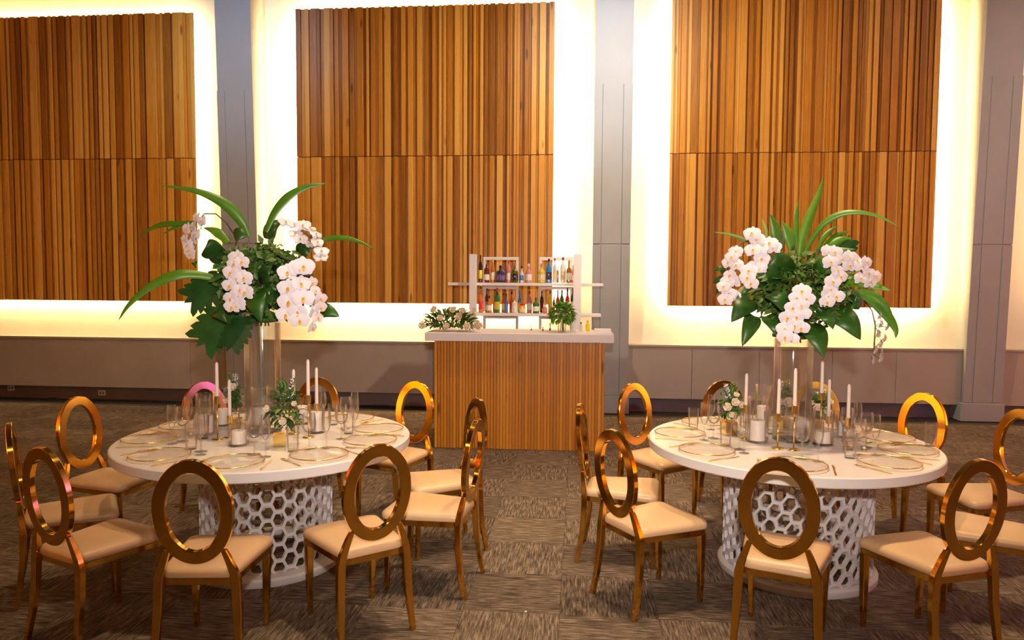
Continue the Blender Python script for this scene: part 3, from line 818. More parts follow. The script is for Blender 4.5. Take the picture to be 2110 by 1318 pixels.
def bottle(kind, r, h, body, lab, cap, label, loc):
    t = thing('bottle', label, 'bottle', loc, rnd.uniform(0, 6), 'bottles on the shelves')
    P = {'tall': [(0, 0), (r, .004), (r, .60 * h), (.8 * r, .68 * h), (.36 * r, .78 * h), (.33 * r, .9 * h)], 'std': [(0, 0), (r, .004), (r, .52 * h), (.85 * r, .6 * h), (.36 * r, .70 * h), (.33 * r, .88 * h)],
         'squat': [(0, 0), (r * .9, .003), (r, .1 * h), (r, .55 * h), (.75 * r, .68 * h), (.3 * r, .74 * h), (.28 * r, .86 * h)], 'flask': [(0, 0), (.7 * r, .003), (.95 * r, .15 * h), (r, .5 * h), (.9 * r, .72 * h), (.4 * r, .86 * h), (.3 * r, .9 * h)],
         'jar': [(0, 0), (r, .004), (r, .6 * h), (.95 * r, .72 * h), (.6 * r, .8 * h)]}[kind]
    g = G(); g.lathe(P, 14); link('glass_body', sharp(g.mesh('glass_body', BM[body]), 50), t)
    g = G(); g.lathe([(r * 1.012, .14 * h), (r * 1.02, .15 * h), (r * 1.02, .44 * h), (r * 1.012, .45 * h)], 14, cap=False); link('label', g.mesh('label', BM[lab], True), t)
    rr = P[-1][0] * (1.15 if kind != 'jar' else 1.5); g = G(); g.lathe([(rr, P[-1][1] - .006), (rr, h - .004), (rr * .8, h)], 12); link('cap', sharp(g.mesh('cap', BM[cap]), 50), t)
    return t
for row, defs, z, nmrow in ((0, TOPROW, 1.665, 'upper shelf'), (1, BOTROW, 1.305, 'lower shelf')):
    for i, ((x, r, h), (k, b, l, c, lab)) in enumerate(zip(D['bott'][row], defs)):
        back = (i % 2) if row else (1 if (i in (11, 14)) else 0)
        bottle(k, min(r * 1.12, .066), h, b, l, c, lab + ', ' + nmrow, (x, 8.633 + (.11 if back else 0.0), z))

# ------------------------------------------------------------------ petals, leaves, blossoms
def petal_fan(g, o, u, v, n, ln, w, cup, segs=3):
    """one rounded petal from o along u, width along v, normal n"""
    pts = []
    for i in range(segs + 1):
        f = i / segs; ww = w * (math.sin(PI * min(1, (f * .86 + .10))) ** .7); c = cup * f * f
        for s in (-1, 0, 1): pts.append(o + u * (ln * f) + v * (s * ww / 2) + n * (c + (.10 * w if s == 0 else 0)))
    fs = []
    for i in range(segs):
        for s in (0, 1): fs.append((i * 3 + s, i * 3 + s + 1, i * 3 + s + 4, i * 3 + s + 3))
    g.add(pts, fs)
def orchid_mesh(name, sz, seed):
    r = random.Random(seed); g = G(); X, Y, Z = Vector((1, 0, 0)), Vector((0, 1, 0)), Vector((0, 0, 1)); O = Vector((0, 0, 0))
    for ang, ln, w, c in ((90, .50, .42, -.06), (215, .50, .40, -.06), (325, .50, .40, -.06)):
        a = math.radians(ang + r.uniform(-6, 6)); u = X * math.cos(a) + Y * math.sin(a); v = Z.cross(u); petal_fan(g, O, u * sz, v * sz, Z * sz, ln, w, c)
    for ang in (12, 168):
        a = math.radians(ang + r.uniform(-5, 5)); u = X * math.cos(a) + Y * math.sin(a); v = Z.cross(u); petal_fan(g, O + Z * sz * .05, u * sz, v * sz, Z * sz, .54, .68, r.uniform(-.08, .08), 4)
    g.mi = 1
    petal_fan(g, Vector((0, .04, .10)) * sz, (Vector((0, -1, .25))) * sz, X * sz, Z * sz, .26, .17, .12)
    g.lathe([(0, .03 * sz), (.07 * sz, .08 * sz), (.055 * sz, .16 * sz), (0, .19 * sz)], 6, cap=False)
    return g.mesh(name, [M['petal'], M['lip']], True)
ORCH = [orchid_mesh('blossom', 1.0, k) for k in range(3)]
def blade(pts, width, mat, name, thick=.0016, fold=.18, tipw=.06, prof='strap', side=None):
    """a long leaf along a polyline, with a folded midrib and real thickness"""
    pts = [Vector(p) for p in pts]
    # smooth resample (Catmull-Rom)
    P = [pts[0] * 2 - pts[1]] + pts + [pts[-1] * 2 - pts[-2]]; q = []
    per = 5 if len(pts) > 2 else 7
    for i in range(1, len(P) - 2):
        for k in range(per):
            s = k / per; a, b, c, d = P[i - 1], P[i], P[i + 1], P[i + 2]
            q.append(.5 * ((2 * b) + (c - a) * s + (2 * a - 5 * b + 4 * c - d) * s * s + (3 * b - a - 3 * c + d) * s ** 3))
    q.append(pts[-1]); n = len(q); v = []; f = []
    if side is None: side = Vector((0, -1, .35))
    for i, p in enumerate(q):
        t = i / (n - 1); d = (q[min(n - 1, i + 1)] - q[max(0, i - 1)]).normalized()
        nrm = (side - d * side.dot(d)); nrm = nrm.normalized() if nrm.length > 1e-4 else Vector((0, 0, 1)); b = d.cross(nrm)
        if prof == 'strap': w = width * (min(1, .55 + 1.2 * t) * min(1, ((1 - t) / .55) ** .75) + tipw * .3 * (1 - t))
        elif prof == 'heart': w = width * (math.sin(PI * min(1., t * .93 + .07) ** .62) ** .85 + .02)
        else: w = width * (math.sin(PI * min(1., t * .96 + .04)) ** .8 + .02)
        for s, h in ((-1, fold), (0, 0), (1, fold)):
            v.append(p + b * (s * w / 2) + nrm * (h * w / 2))
        for s, h in ((-1, fold), (0, 0), (1, fold)):
            v.append(p + b * (s * w / 2) + nrm * (h * w / 2 - thick))
    for i in range(n - 1):
        a, c = i * 6, i * 6 + 6
        for k in (0, 1): f.append((a + k, a + k + 1, c + k + 1, c + k)); f.append((a + 4 + k - 1 + 1, a + 3 + k, c + 3 + k, c + 4 + k))
        f.append((a, c, c + 3, a + 3)); f.append((a + 2, a + 5, c + 5, c + 2))
    return mesh(name, v, f, mat, True)
def monstera(base, tip, width, mat, fingers=5):
    base, tip = Vector(base), Vector(tip); d = (tip - base); L = d.length; d.normalize()
    nrm = Vector((0, -1, .4)); nrm = (nrm - d * nrm.dot(d)).normalized(); b = d.cross(nrm); g = G(); th = .0016
    def strip(p, w, nn):
        v = []; n = len(p)
        for i in range(n):
            t = i / (n - 1); dd = (p[min(n - 1, i + 1)] - p[max(0, i - 1)]).normalized(); s = dd.cross(nrm).normalized(); ww = w * (1 - .12 * t) if t < .8 else w * .9 * (1 - t) / .2 * .9 + w * .05
            for q in (-1, 1): v.append(p[i] + s * q * ww / 2)
        m = len(v); v += [x - nrm * th for x in v]
        f = []
        for i in range(n - 1): a = 2 * i; f += [(a, a + 1, a + 3, a + 2), (m + a, m + a + 2, m + a + 3, m + a + 1), (a, a + 2, m + a + 2, m + a), (a + 1, m + a + 1, m + a + 3, a + 3)]
        g.add(v, f)
    strip([base + d * (L * k / 6) for k in range(7)], width * .34, 7)
    for k in range(fingers):
        t0 = .06 + .80 * k / fingers; ln = width * (.62 if k else .5) * (1 - .35 * max(0, t0 - .4)); w = L / fingers * .92
        for s in (-1, 1):
            o = base + d * (L * t0); u = (b * s + d * (.25 + .5 * t0)).normalized()
            strip([o + u * (ln * q / 5) - nrm * (.10 * ln * (q / 5) ** 2) + d * (.12 * ln * (q / 5) ** 2) for q in range(6)], w, 6)
    return g.mesh('monstera_leaf', mat, False)

def tall_arrangement(k, label):
    c = Vector(D['bctr'][k]); vb = D['vessel'][k]
    t = thing('orchid_arrangement', label, 'flowers', (vb[0], vb[1], vb[3]), 0, 'tall flower arrangements')
    o0 = Vector((vb[0], vb[1], vb[3])); rel = lambda p: Vector(p) - o0
    for pts, w in D['straps'][k]:
        link('long_leaf', blade([rel(p) for p in pts], w * 1.3, M['strap'] if w > .02 else M['light_leaf'], 'long_leaf'), t)
    for a, b, w in D['hearts'][k]:
        a, b = rel(a), rel(b); mid = (a + b) / 2 + Vector((0, -.03, .02))
        link('broad_leaf', blade([a, mid, b], w, M['leaf'], 'broad_leaf', prof='heart', fold=.22), t)
    for a, b, w in D['mons'][k]:
        link('monstera_leaf', monstera(rel(a), rel(b), w, M['dleaf']), t)
    r = random.Random(5 if k == 'L' else 9); cc = rel(c)
    # lance leaves around the ball
    for i in range(84):
        th = r.uniform(0, 2 * PI); ph = r.uniform(-1.05, .9); e = Vector((math.cos(th) * math.cos(ph), math.sin(th) * math.cos(ph), math.sin(ph) * .9))
        if e.y > .5 and r.random() < .5: e.y = -e.y
        a = cc + Vector((e.x * .14, e.y * .13, e.z * .12)); b = cc + Vector((e.x * .30, e.y * .27, e.z * .24 - .03)) * r.uniform(.85, 1.12)
        link('lance_leaf', blade([a, (a + b) / 2 + Vector((0, 0, .02)), b], r.uniform(.035, .075), r.choice([M['leaf'], M['dleaf'], M['fill'], M['dleaf']]), 'lance_leaf', prof='lance', side=Vector((e.x, e.y - .6, .5))), t)
    g = G()
    for i in range(1300):
        th = r.uniform(0, 2 * PI); z = r.uniform(-1, 1); q = math.sqrt(1 - z * z); rad = r.uniform(.55, 1.0)
        p = cc + Vector((q * math.cos(th) * .295, q * math.sin(th) * .24, z * .235 - .005)) * rad
        u = Vector((r.gauss(0, 1), r.gauss(0, 1), r.gauss(0, 1))).normalized(); w = u.orthogonal().normalized(); s = r.uniform(.03, .07); n2 = u.cross(w)
        g.add([p, p + u * s * .4 + w * s * .3 + n2 * .004, p + u * s, p + u * s * .4 - w * s * .3 + n2 * .004], [(0, 1, 2, 3)])
    f = link('filler_foliage', g.mesh('filler_foliage', M['fill']), t); f['kind'] = 'stuff'
    g = G()   # drooping vine and the stems inside the vase neck
    for i in range(9):
        a = 2 * PI * i / 9; g.tube([(math.cos(a) * .04, math.sin(a) * .04, -.02), (math.cos(a + .4) * .03, math.sin(a + .4) * .03, .03), (math.cos(a) * .09, math.sin(a) * .09, cc.z)], .005, 5)
    link('stems', g.mesh('stems', M['stem'], True), t)
    g = G(); q_ = vb[2]; g.lathe([(0, .002), (q_ * .7, .002), (q_ + .012, .012), (q_ + .014, .03), (q_ * .8, .05), (0, .055)], 28); link('foam_tray', sharp(g.mesh('foam_tray', M['dleaf']), 50), t)
    for nme, fl_, st, sz in D['orch'][k]:
        g = G(); st = [rel(p) for p in st]; g.tube(st, .004, 5)
        pts = [rel(p) for p in fl_]
        cm = sum(pts, Vector()) / len(pts)
        for p in pts:
            base = min(st, key=lambda q: (q - p).length) if (p - st[-1]).length > .12 else st[-1]
            g.tube([p + Vector((0, .012, 0)), (p + base) / 2 + Vector((0, .03, 0)), base], .0018, 4)
        sp_ = link('orchid_spray', g.mesh('orchid_stem', M['stem'], True), t)
        for i, p in enumerate(pts):
            outw = (p - cc); outw.z *= .5
            n = (outw.normalized() * .9 + Vector((-.1, -1.0, .12)) + Vector((r.uniform(-.35, .35), r.uniform(-.2, .2), r.uniform(-.25, .25)))).normalized()
            if nme in ('o5',) and k == 'L': n = (Vector((.5, -.5, .7)) + Vector((r.uniform(-.4, .4), r.uniform(-.4, .4), r.uniform(-.3, .3)))).normalized()
            if nme in ('o4',) and k == 'L' or nme == 'o6': n = (Vector((.9, -.45, -.05)) + Vector((r.uniform(-.3, .3), r.uniform(-.3, .3), r.uniform(-.3, .3)))).normalized()
            q = n.to_track_quat('Z', 'Y')
            ob = link('blossom', ORCH[i % 3], sp_); ob.location = p; ob.rotation_mode = 'QUATERNION'; ob.rotation_quaternion = q; s = sz * r.uniform(1.0, 1.2); ob.scale = (s, s, s)
    return t

# ------------------------------------------------------------------ tables
TZ = .764
TAB = {'L': dict(c=(-1.832, 4.135), r=.835, b=(-1.865, 4.19), rr=.452, dr=.383, n=38, skew=0., lab='left'), 'R': dict(c=(1.236, 4.369), r=.806, b=(1.30, 4.39), rr=.445, dr=.418, n=42, skew=.28, lab='right')}
def lattice(R, N, z0, z1, skew, mat):
    g = G(); da = 2 * PI / N; s = R * da; p = .094; th = .022; k = .80; nz = int((z1 - z0) / p) + 2
    def P(u, z, rad):
        z = min(max(z, z0), z1); a = (u + skew * (z - z0) ) / R; return (rad * math.cos(a), rad * math.sin(a), z)
    for i in range(N):
        for j in range(-1, nz):
            uc = i * s; zc = z0 + .02 + j * p + (p / 2 if i % 2 else 0)
            if zc - p / 2 > z1 or zc + p / 2 < z0: continue
            hx = [(2 * s / 3, 0), (s / 3, p / 2), (-s / 3, p / 2), (-2 * s / 3, 0), (-s / 3, -p / 2), (s / 3, -p / 2)]
            v = [P(uc + a, zc + b, R) for a, b in hx] + [P(uc + a * k, zc + b * k, R) for a, b in hx] + [P(uc + a * k, zc + b * k, R - th) for a, b in hx] + [P(uc + a, zc + b, R - th) for a, b in hx]
            f = []
            for m in range(6):
                n = (m + 1) % 6; f += [(m, n, 6 + n, 6 + m), (6 + m, 6 + n, 12 + n, 12 + m), (12 + m, 12 + n, 18 + n, 18 + m)]
            g.add(v, f)
    return g.mesh('honeycomb_drum', mat)
for k, q in TAB.items():
    t = thing('round_table', 'round white banquet table on a honeycomb drum base, %s of the bar' % q['lab'], 'table', (*q['c'], 0), 0, 'round banquet tables')
    R = q['r']; g = G(); g.lathe([(0, .708), (R - .006, .708), (R, .714), (R, .758), (R - .006, TZ), (0, TZ)], 96); link('tabletop', sharp(g.mesh('tabletop', M['table'])), t)
    off = (q['b'][0] - q['c'][0], q['b'][1] - q['c'][1], 0)
    link('honeycomb_drum', lattice(q['dr'], q['n'], .05, .70, q['skew'], M['lattice']), t, off)
    g = G(); r2 = q['rr']; d = q['dr']; g.lathe([(d - .03, 0), (r2 - .004, 0), (r2, .006), (r2, .036), (r2 - .012, .048), (d - .03, .052)], 72, closed=True); link('base_ring', sharp(g.mesh('base_ring', M['lattice'])), t, off)
    g = G(); g.lathe([(d - .03, .69), (d + .01, .69), (d + .01, .708), (d - .03, .708)], 64, closed=True); link('top_ring', sharp(g.mesh('top_ring', M['lattice'])), t, off)

# ------------------------------------------------------------------ chairs
def chair_proto():
    t = thing('oval_back_chair', '', 'chair', (0, 0, 0), 0, 'gold oval back chairs')
    A, B, bw, th, zc, yc, lean = .171, .2325, .056, .028, .705, -.255, .10
    n = 56; sec = []
    for k in range(n):
        a = 2 * PI * k / n; ca, sa = math.cos(a), math.sin(a); loop = []
        e = .0025
        for off, y in ((0, -th / 2 + e), (e, -th / 2), (bw - e, -th / 2), (bw, -th / 2 + e), (bw, th / 2 - e), (bw - e, th / 2), (e, th / 2), (0, th / 2 - e)):
            x = (A - off) * ca; z = (B - off) * sa
            loop.append((x, yc + y * math.cos(lean) - z * math.sin(lean), zc + z * math.cos(lean) + y * math.sin(lean)))
        sec.append(loop)
    v = [p for l in sec for p in l]; f = []
    for k in range(n):
        for m in range(8): f.append((k * 8 + m, k * 8 + (m + 1) % 8, ((k + 1) % n) * 8 + (m + 1) % 8, ((k + 1) % n) * 8 + m))
    link('backrest', sharp(mesh('backrest', v, f, M['gold']), 35), t)
    # seat cushion outline: rounded trapezoid
    def outline(inset, z, nn=8):
        fw, bwid, fy, by, rc = .205 - inset, .165 - inset, .215 - inset, -.225 + inset, max(.012, .045 - inset * .3)
        cs = [(-bwid + rc, by + rc, 180, 270), (bwid - rc, by + rc, 270, 360), (fw - rc, fy - rc, 0, 90), (-fw + rc, fy - rc, 90, 180)]; o = []
        for cx, cy, a0, a1 in cs:
            for i in range(nn):
                a = math.radians(a0 + (a1 - a0) * i / (nn - 1)); o.append((cx + rc * math.cos(a), cy + rc * math.sin(a), z))
        return o
    g = G(); g.sweep([outline(.004, .402), outline(0, .408), outline(0, .424), outline(.004, .436), outline(.016, .446), outline(.04, .453), outline(.09, .458)])
    link('seat', sharp(g.mesh('seat', M['seat']), 60), t)
    g = G(); g.sweep([outline(.006, .372), outline(.004, .374), outline(.004, .400), outline(.006, .402)])
    link('seat_frame', sharp(g.mesh('seat_frame', M['gold'])), t)
    def leg(pts):
        g = G(); secs = []
        for x, y, z, wx, wy in pts:
            e = .003
            secs.append([(x - wx / 2, y - wy / 2 + e, z), (x - wx / 2 + e, y - wy / 2, z), (x + wx / 2 - e, y - wy / 2, z), (x + wx / 2, y - wy / 2 + e, z), (x + wx / 2, y + wy / 2 - e, z), (x + wx / 2 - e, y + wy / 2, z), (x - wx / 2 + e, y + wy / 2, z), (x - wx / 2, y + wy / 2 - e, z)])
        g.sweep(secs); return sharp(g.mesh('leg', M['gold']), 35)
    for s in (-1, 1):
        link('leg', leg([(s * .168, .185, 0, .022, .022), (s * .172, .182, .2, .030, .030), (s * .176, .178, .374, .036, .036)]), t)
        link('leg', leg([(s * .183, -.262, 0, .026, .024), (s * .177, -.240, .12, .032, .027), (s * .171, -.224, .26, .038, .030), (s * .166, -.220, .385, .040, .032), (s * .158, -.222, .425, .038, .030),
                         (s * .146, -.228, .465, .034, .028), (s * .132, -.234, .505, .030, .026), (s * .120, -.239, .535, .026, .022)]), t)
    return t
CH = {'L1': (-1.657, 3.168, 1.696), 'L2': (-1.094, 3.476, 2.277), 'L3': (-.822, 3.971, 2.998), 'L4': (-.880, 4.50, 3.66), 'L5': (-1.322, 5.106, 4.296), 'L6': (-1.992, 5.178, 4.769), 'L7': (-2.54, 4.963, 5.67), 'L8': (-2.928, 4.32, 6.141), 'L9': (-2.742, 3.687, 6.907), 'L10': (-2.298, 3.292, 7.468),
      'R1': (.977, 3.475, 1.193), 'R2': (1.643, 3.551, 1.943), 'R3': (2.13, 3.90, 2.60), 'R4': (2.42, 4.57, 3.4), 'R5': (2.169, 5.102, 3.731), 'R6': (1.734, 5.495, 4.37), 'R7': (1.169, 5.426, 4.913), 'R8': (.594, 5.272, 5.428), 'R9': (.288, 4.471, 6.148), 'R10': (.412, 3.892, 6.867)}
WHO = {'L1': 'front chair', 'L2': 'front right chair', 'L3': 'right side chair nearer the camera', 'L4': 'right side chair nearer the bar', 'L5': 'rear right chair', 'L6': 'rear chair behind the tall candles', 'L7': 'purple lit rear chair', 'L8': 'rear left chair', 'L9': 'chair cut by the left picture edge', 'L10': 'front left chair',
       'R1': 'front chair', 'R2': 'front right chair', 'R3': 'right chair with its back out of frame', 'R4': 'right chair cut by the picture edge', 'R5': 'rear right chair', 'R6': 'rear chair behind the vase', 'R7': 'rear chair behind the white flowers', 'R8': 'rear left chair', 'R9': 'edge-on left chair', 'R10': 'front left chair'}
tn = lambda k: 'left table' if k[0] == 'L' else 'right table'
proto = None
for k, (x, y, th) in CH.items():
    lab = 'gold oval-back chair, cream seat, %s, %s' % (WHO[k], tn(k)); rz = th - PI / 2
    if proto is None: proto = chair_proto(); o = proto; o.location = (x, y, 0); o.rotation_euler = (0, 0, rz); o['label'] = lab
    else: dup(proto, (x, y, 0), rz, lab)

# ------------------------------------------------------------------ tableware
SET = {'L': {'L1': -81, 'L2': -43, 'L3': -7, 'L4': 22, 'L5': 60, 'L6': 97, 'L7': 131, 'L8': 163, 'L9': -163, 'L10': -122},
       'R': {'R1': -102, 'R2': -54, 'R3': -18, 'R4': 12, 'R5': 42, 'R6': 71, 'R7': 100, 'R8': 130, 'R9': 170, 'R10': -148}}
def plate_proto():
    t = thing('charger_plate', '', 'plate', (0, 0, 0), 0, 'glass charger plates')
    g = G(); g.lathe([(0, .002), (.085, .002), (.10, .006), (.148, .0125), (.150, .015), (.10, .009), (.085, .005), (0, .005)], 48); link('glass_plate', sharp(g.mesh('glass_plate', M['pglass']), 60), t)
    g = G(); nb = 72; sec = []
    for i in range(nb * 2):
        a = PI * i / nb; rr = .0036 if i % 2 else .0026
        sec.append([((.150 + rr * math.cos(m)) * math.cos(a), (.150 + rr * math.cos(m)) * math.sin(a), .0145 + rr * math.sin(m)) for m in (0, PI / 3, 2 * PI / 3, PI, 4 * PI / 3, 5 * PI / 3)])
    N = nb * 2; v = [p for q in sec for p in q]; f = [(i * 6 + m, ((i + 1) % N) * 6 + m, ((i + 1) % N) * 6 + (m + 1) % 6, i * 6 + (m + 1) % 6) for i in range(N) for m in range(6)]
    link('beaded_rim', mesh('beaded_rim', v, f, M['gold_trim'], True), t); return t
def goblet_proto():
    t = thing('wine_goblet', '', 'glass', (0, 0, 0), 0, 'wine goblets')
    g = G(); g.lathe([(.006, .088), (.024, .096), (.036, .118), (.039, .142), (.036, .172), (.0325, .198)], 20, cap=False); link('bowl', g.mesh('bowl', M['glass'], True), t)
    g = G(); g.lathe([(.006, .006), (.0038, .02), (.0036, .075), (.006, .09)], 10); link('stem', g.mesh('stem', M['glass'], True), t)
    g = G(); g.lathe([(0, 0), (.033, 0), (.034, .002), (.012, .005), (0, .008)], 20); link('foot', g.mesh('foot', M['pglass'], True), t); return t
def flute_proto():
    t = thing('champagne_flute', '', 'glass', (0, 0, 0), 0, 'champagne flutes')
    g = G(); g.lathe([(.005, .09), (.014, .10), (.023, .128), (.026, .165), (.024, .20), (.022, .222)], 18, cap=False); link('bowl', g.mesh('bowl', M['glass'], True), t)
    g = G(); g.lathe([(.005, .006), (.0034, .02), (.0034, .08), (.005, .092)], 10); link('stem', g.mesh('stem', M['glass'], True), t)
    g = G(); g.lathe([(0, 0), (.028, 0), (.029, .002), (.01, .005), (0, .007)], 18); link('foot', g.mesh('foot', M['pglass'], True), t); return t
def tumbler_proto():
    t = thing('water_tumbler', '', 'glass', (0, 0, 0), 0, 'water tumblers')
    g = G(); g.lathe([(.028, .008), (.030, .03), (.034, .12), (.0345, .135)], 20, cap=False); link('wall', g.mesh('tumbler_wall', M['glass'], True), t)
    g = G(); g.lathe([(0, 0), (.027, 0), (.0285, .004), (.027, .010), (0, .012)], 20); link('thick_base', g.mesh('thick_base', M['vglass'], True), t); return t
def knife_proto():
    t = thing('table_knife', '', 'knife', (0, 0, 0), 0, 'gold table knives')
    g = G(); g.sweep([[(-w, y, 0), (w, y, 0), (w, y, h), (-w, y, h)] for y, w, h in ((-.115, .003, .003), (-.10, .0048, .005), (-.04, .004, .005), (-.015, .0035, .004))]); link('handle', g.mesh('handle', M['gold_trim']), t)
    g = G(); g.sweep([[(-.0035, y, .001), (w, y, .001), (w, y, .0028), (-.0035, y, .0028)] for y, w in ((-.015, .004), (.02, .008), (.07, .0075), (.10, .003), (.108, -.003))]); link('blade', g.mesh('blade', M['gold_trim']), t); return t
def fork_proto():
    t = thing('table_fork', '', 'fork', (0, 0, 0), 0, 'gold table forks')
    g = G(); g.sweep([[(-w, y, z), (w, y, z), (w, y, z + .003), (-w, y, z + .003)] for y, w, z in ((-.10, .004, 0), (-.085, .0048, 0), (0, .003, .002), (.035, .003, .005))]); link('handle', g.mesh('handle', M['gold_trim']), t)
    g = G(); g.sweep([[(-w, y, z), (w, y, z), (w, y, z + .0025), (-w, y, z + .0025)] for y, w, z in ((.035, .003, .005), (.045, .010, .005), (.058, .011, .003))])
    for s in (-.009, -.003, .003, .009): g.sweep([[(s - .0016, y, z), (s + .0016, y, z), (s + .0016, y, z + .002), (s - .0016, y, z + .002)] for y, z in ((.058, .003), (.080, .001), (.098, .004))])
    link('tines', g.mesh('tines', M['gold_trim']), t); return t
protos = {}
def place(kind, fn, loc, rz, label):
    if kind not in protos: o = fn(); protos[kind] = o; o.location = loc; o.rotation_euler = (0, 0, rz); o['label'] = label; return o
    return dup(protos[kind], loc, rz, label)
rs = random.Random(3)
# keep the centrepieces clear of one another, the vase staying put
BUSY = {}
for k in 'LR':
    items = [[TAB[k]['c'][0] + (TAB[k]['r'] - .185) * math.cos(math.radians(a)), TAB[k]['c'][1] + (TAB[k]['r'] - .185) * math.sin(math.radians(a)), .155, True] for a in SET[k].values()]
    n0 = len(items) + 1
    items += [[*D['vessel'][k][:2], D['vessel'][k][2] + .004, True]]
    for p in D['taper'][k]: items.append([p[0], p[1], .037, False])
    for p in D['pillar'][k]: items.append([p[0], p[1], p[2] + .018, False])
    for p in D['posy'][k]: items.append([p[0], p[1], max(p[2] * 1.25 + .035, p[4][2] * .72), False])
    for p in D['buds'][k]: items.append([p[0], p[1], .03, False])
    for _ in range(60):
        for i in range(len(items)):
            for j in range(i):
                a, b = items[i], items[j]; d = Vector((a[0] - b[0], a[1] - b[1]))
                if a[3] and b[3]: continue
                need = a[2] + b[2] - d.length
                if need > 0:
                    d = d.normalized() if d.length > 1e-5 else Vector((1, 0))
                    if a[3]: b[0] -= d.x * need; b[1] -= d.y * need
                    elif b[3]: a[0] += d.x * need; a[1] += d.y * need
                    else: a[0] += d.x * need / 2; a[1] += d.y * need / 2; b[0] -= d.x * need / 2; b[1] -= d.y * need / 2
    it = iter(items[n0:])
    for key in ('taper', 'pillar', 'posy', 'buds'):
        for p in D[key][k]: q = next(it); p[0], p[1] = q[0], q[1]
    BUSY[k] = items
def clear_spot(k, p, r, c):
    best = None
    for n in range(0, 110):
        q = p if n == 0 else p + Vector((math.cos(n * 2.4), math.sin(n * 2.4), 0)) * (.0035 * n)
        gap = min(math.hypot(q.x - a[0], q.y - a[1]) - a[2] - r for a in BUSY[k])
        if gap >= 0: best = q; break
    if best is None: best = p
    BUSY[k].append([best.x, best.y, r, True]); return best
for k, st in SET.items():
    cx, cy = TAB[k]['c']; R = TAB[k]['r']
    for who, a in st.items():
        a = math.radians(a); rad = Vector((math.cos(a), math.sin(a), 0)); tan = Vector((-math.sin(a), math.cos(a), 0)); C0 = Vector((cx, cy, TZ))
        j = lambda s: rs.uniform(-s, s)
        w = WHO[who]; tt = tn(who); ang = a + PI / 2   # local +y towards the table centre
        place('plate', plate_proto, C0 + rad * (R - .185), rs.uniform(0, 3), 'gold beaded glass charger plate, %s, %s' % (w, tt))
        # the diner faces the centre: the diner's right is +tan side when looking inwards
        place('knife', knife_proto, C0 + rad * (R - .165 + j(.015)) + tan * (.172 + j(.004)), ang + j(.06), 'gold table knife at the %s, %s' % (w, tt))
        place('fork', fork_proto, C0 + rad * (R - .165 + j(.015)) - tan * (.172 + j(.004)), ang + j(.06), 'gold table fork at the %s, %s' % (w, tt))
        place('goblet', goblet_proto, clear_spot(k, C0 + rad * (R - .375 + j(.012)) + tan * (.05 + j(.015)), .036, C0), rs.uniform(0, 3), 'stemmed clear wine goblet at the %s, %s' % (w, tt))
        place('flute', flute_proto, clear_spot(k, C0 + rad * (R - .335 + j(.012)) + tan * (.125 + j(.012)), .030, C0), rs.uniform(0, 3), 'slim clear champagne flute at the %s, %s' % (w, tt))
        if who not in ('L1', 'R1', 'L3'):
            place('tumbler', tumbler_proto, clear_spot(k, C0 + rad * (R - .36 + j(.012)) - tan * (.045 + j(.012)), .036, C0), rs.uniform(0, 3), 'stemless clear water tumbler at the %s, %s' % (w, tt))

# candles, holders, hurricanes
def taper(x, y, z0, z1, lab, labh):
    t = thing('taper_candle', lab, 'candle', (x, y, z0), 0, 'white taper candles'); h = z1 - z0
    g = G(); g.lathe([(0, .0), (.0105, .0), (.0105, .01), (.009, h - .012), (.004, h), (0, h)], 12); link('wax', sharp(g.mesh('taper_wax', M['wax']), 50), t)
    g = G(); g.tube([(0, 0, h - .003), (.001, 0, h + .010)], .0012, 5); link('wick', g.mesh('taper_wick', M['wick']), t)
    t = thing('candle_holder', labh, 'candle holder', (x, y, TZ), 0, 'gold candle holders'); H = z0 - TZ
    g = G(); g.lathe([(0, 0), (.035, 0), (.036, .003), (.034, .006), (.008, .009), (0, .010)], 24); link('base', sharp(g.mesh('holder_base', M['gold_trim']), 50), t)
    g = G(); g.lathe([(.0042, .008), (.0042, H - .028)], 8); link('stem', g.mesh('holder_stem', M['gold_trim'], True), t)
    g = G(); g.lathe([(.006, H - .032), (.0165, H - .03), (.0165, H + .016), (.0115, H + .016), (.0115, H), (0, H - .0005)], 16); link('cup', sharp(g.mesh('holder_cup', M['gold_trim']), 50), t)
CAN = {'L': ['left tall taper candle', 'short taper candle right of the leftmost one', 'taper candle right of the low front flowers', 'tallest taper candle', 'taper candle right of the tallest one'],
       'R': ['leftmost taper candle', 'taper candle just left of the vase', 'taper candle before the tall vase', 'tallest taper candle right of the vase', 'shorter taper candle behind the pink pillar candle', 'rightmost taper candle']}
for k in 'LR':
    for (x, y, z0, z1), lab in zip(D['taper'][k], CAN[k]): taper(x, y, z0, z1, 'white ' + lab + ', ' + tn(k), 'slim gold holder under the ' + lab + ', ' + tn(k))
PLA = {'L': ['beside the front plate, bare glass votive', 'among the left glasses', 'behind the tall vase', 'left of the rear flowers', 'right of the low front flowers', 'behind the pair of tall tapers'],
       'R': ['right of the left flower pot', 'pink one at the centre front', 'tall one left of the vase', 'left of the rightmost taper', 'right of the tall vase']}
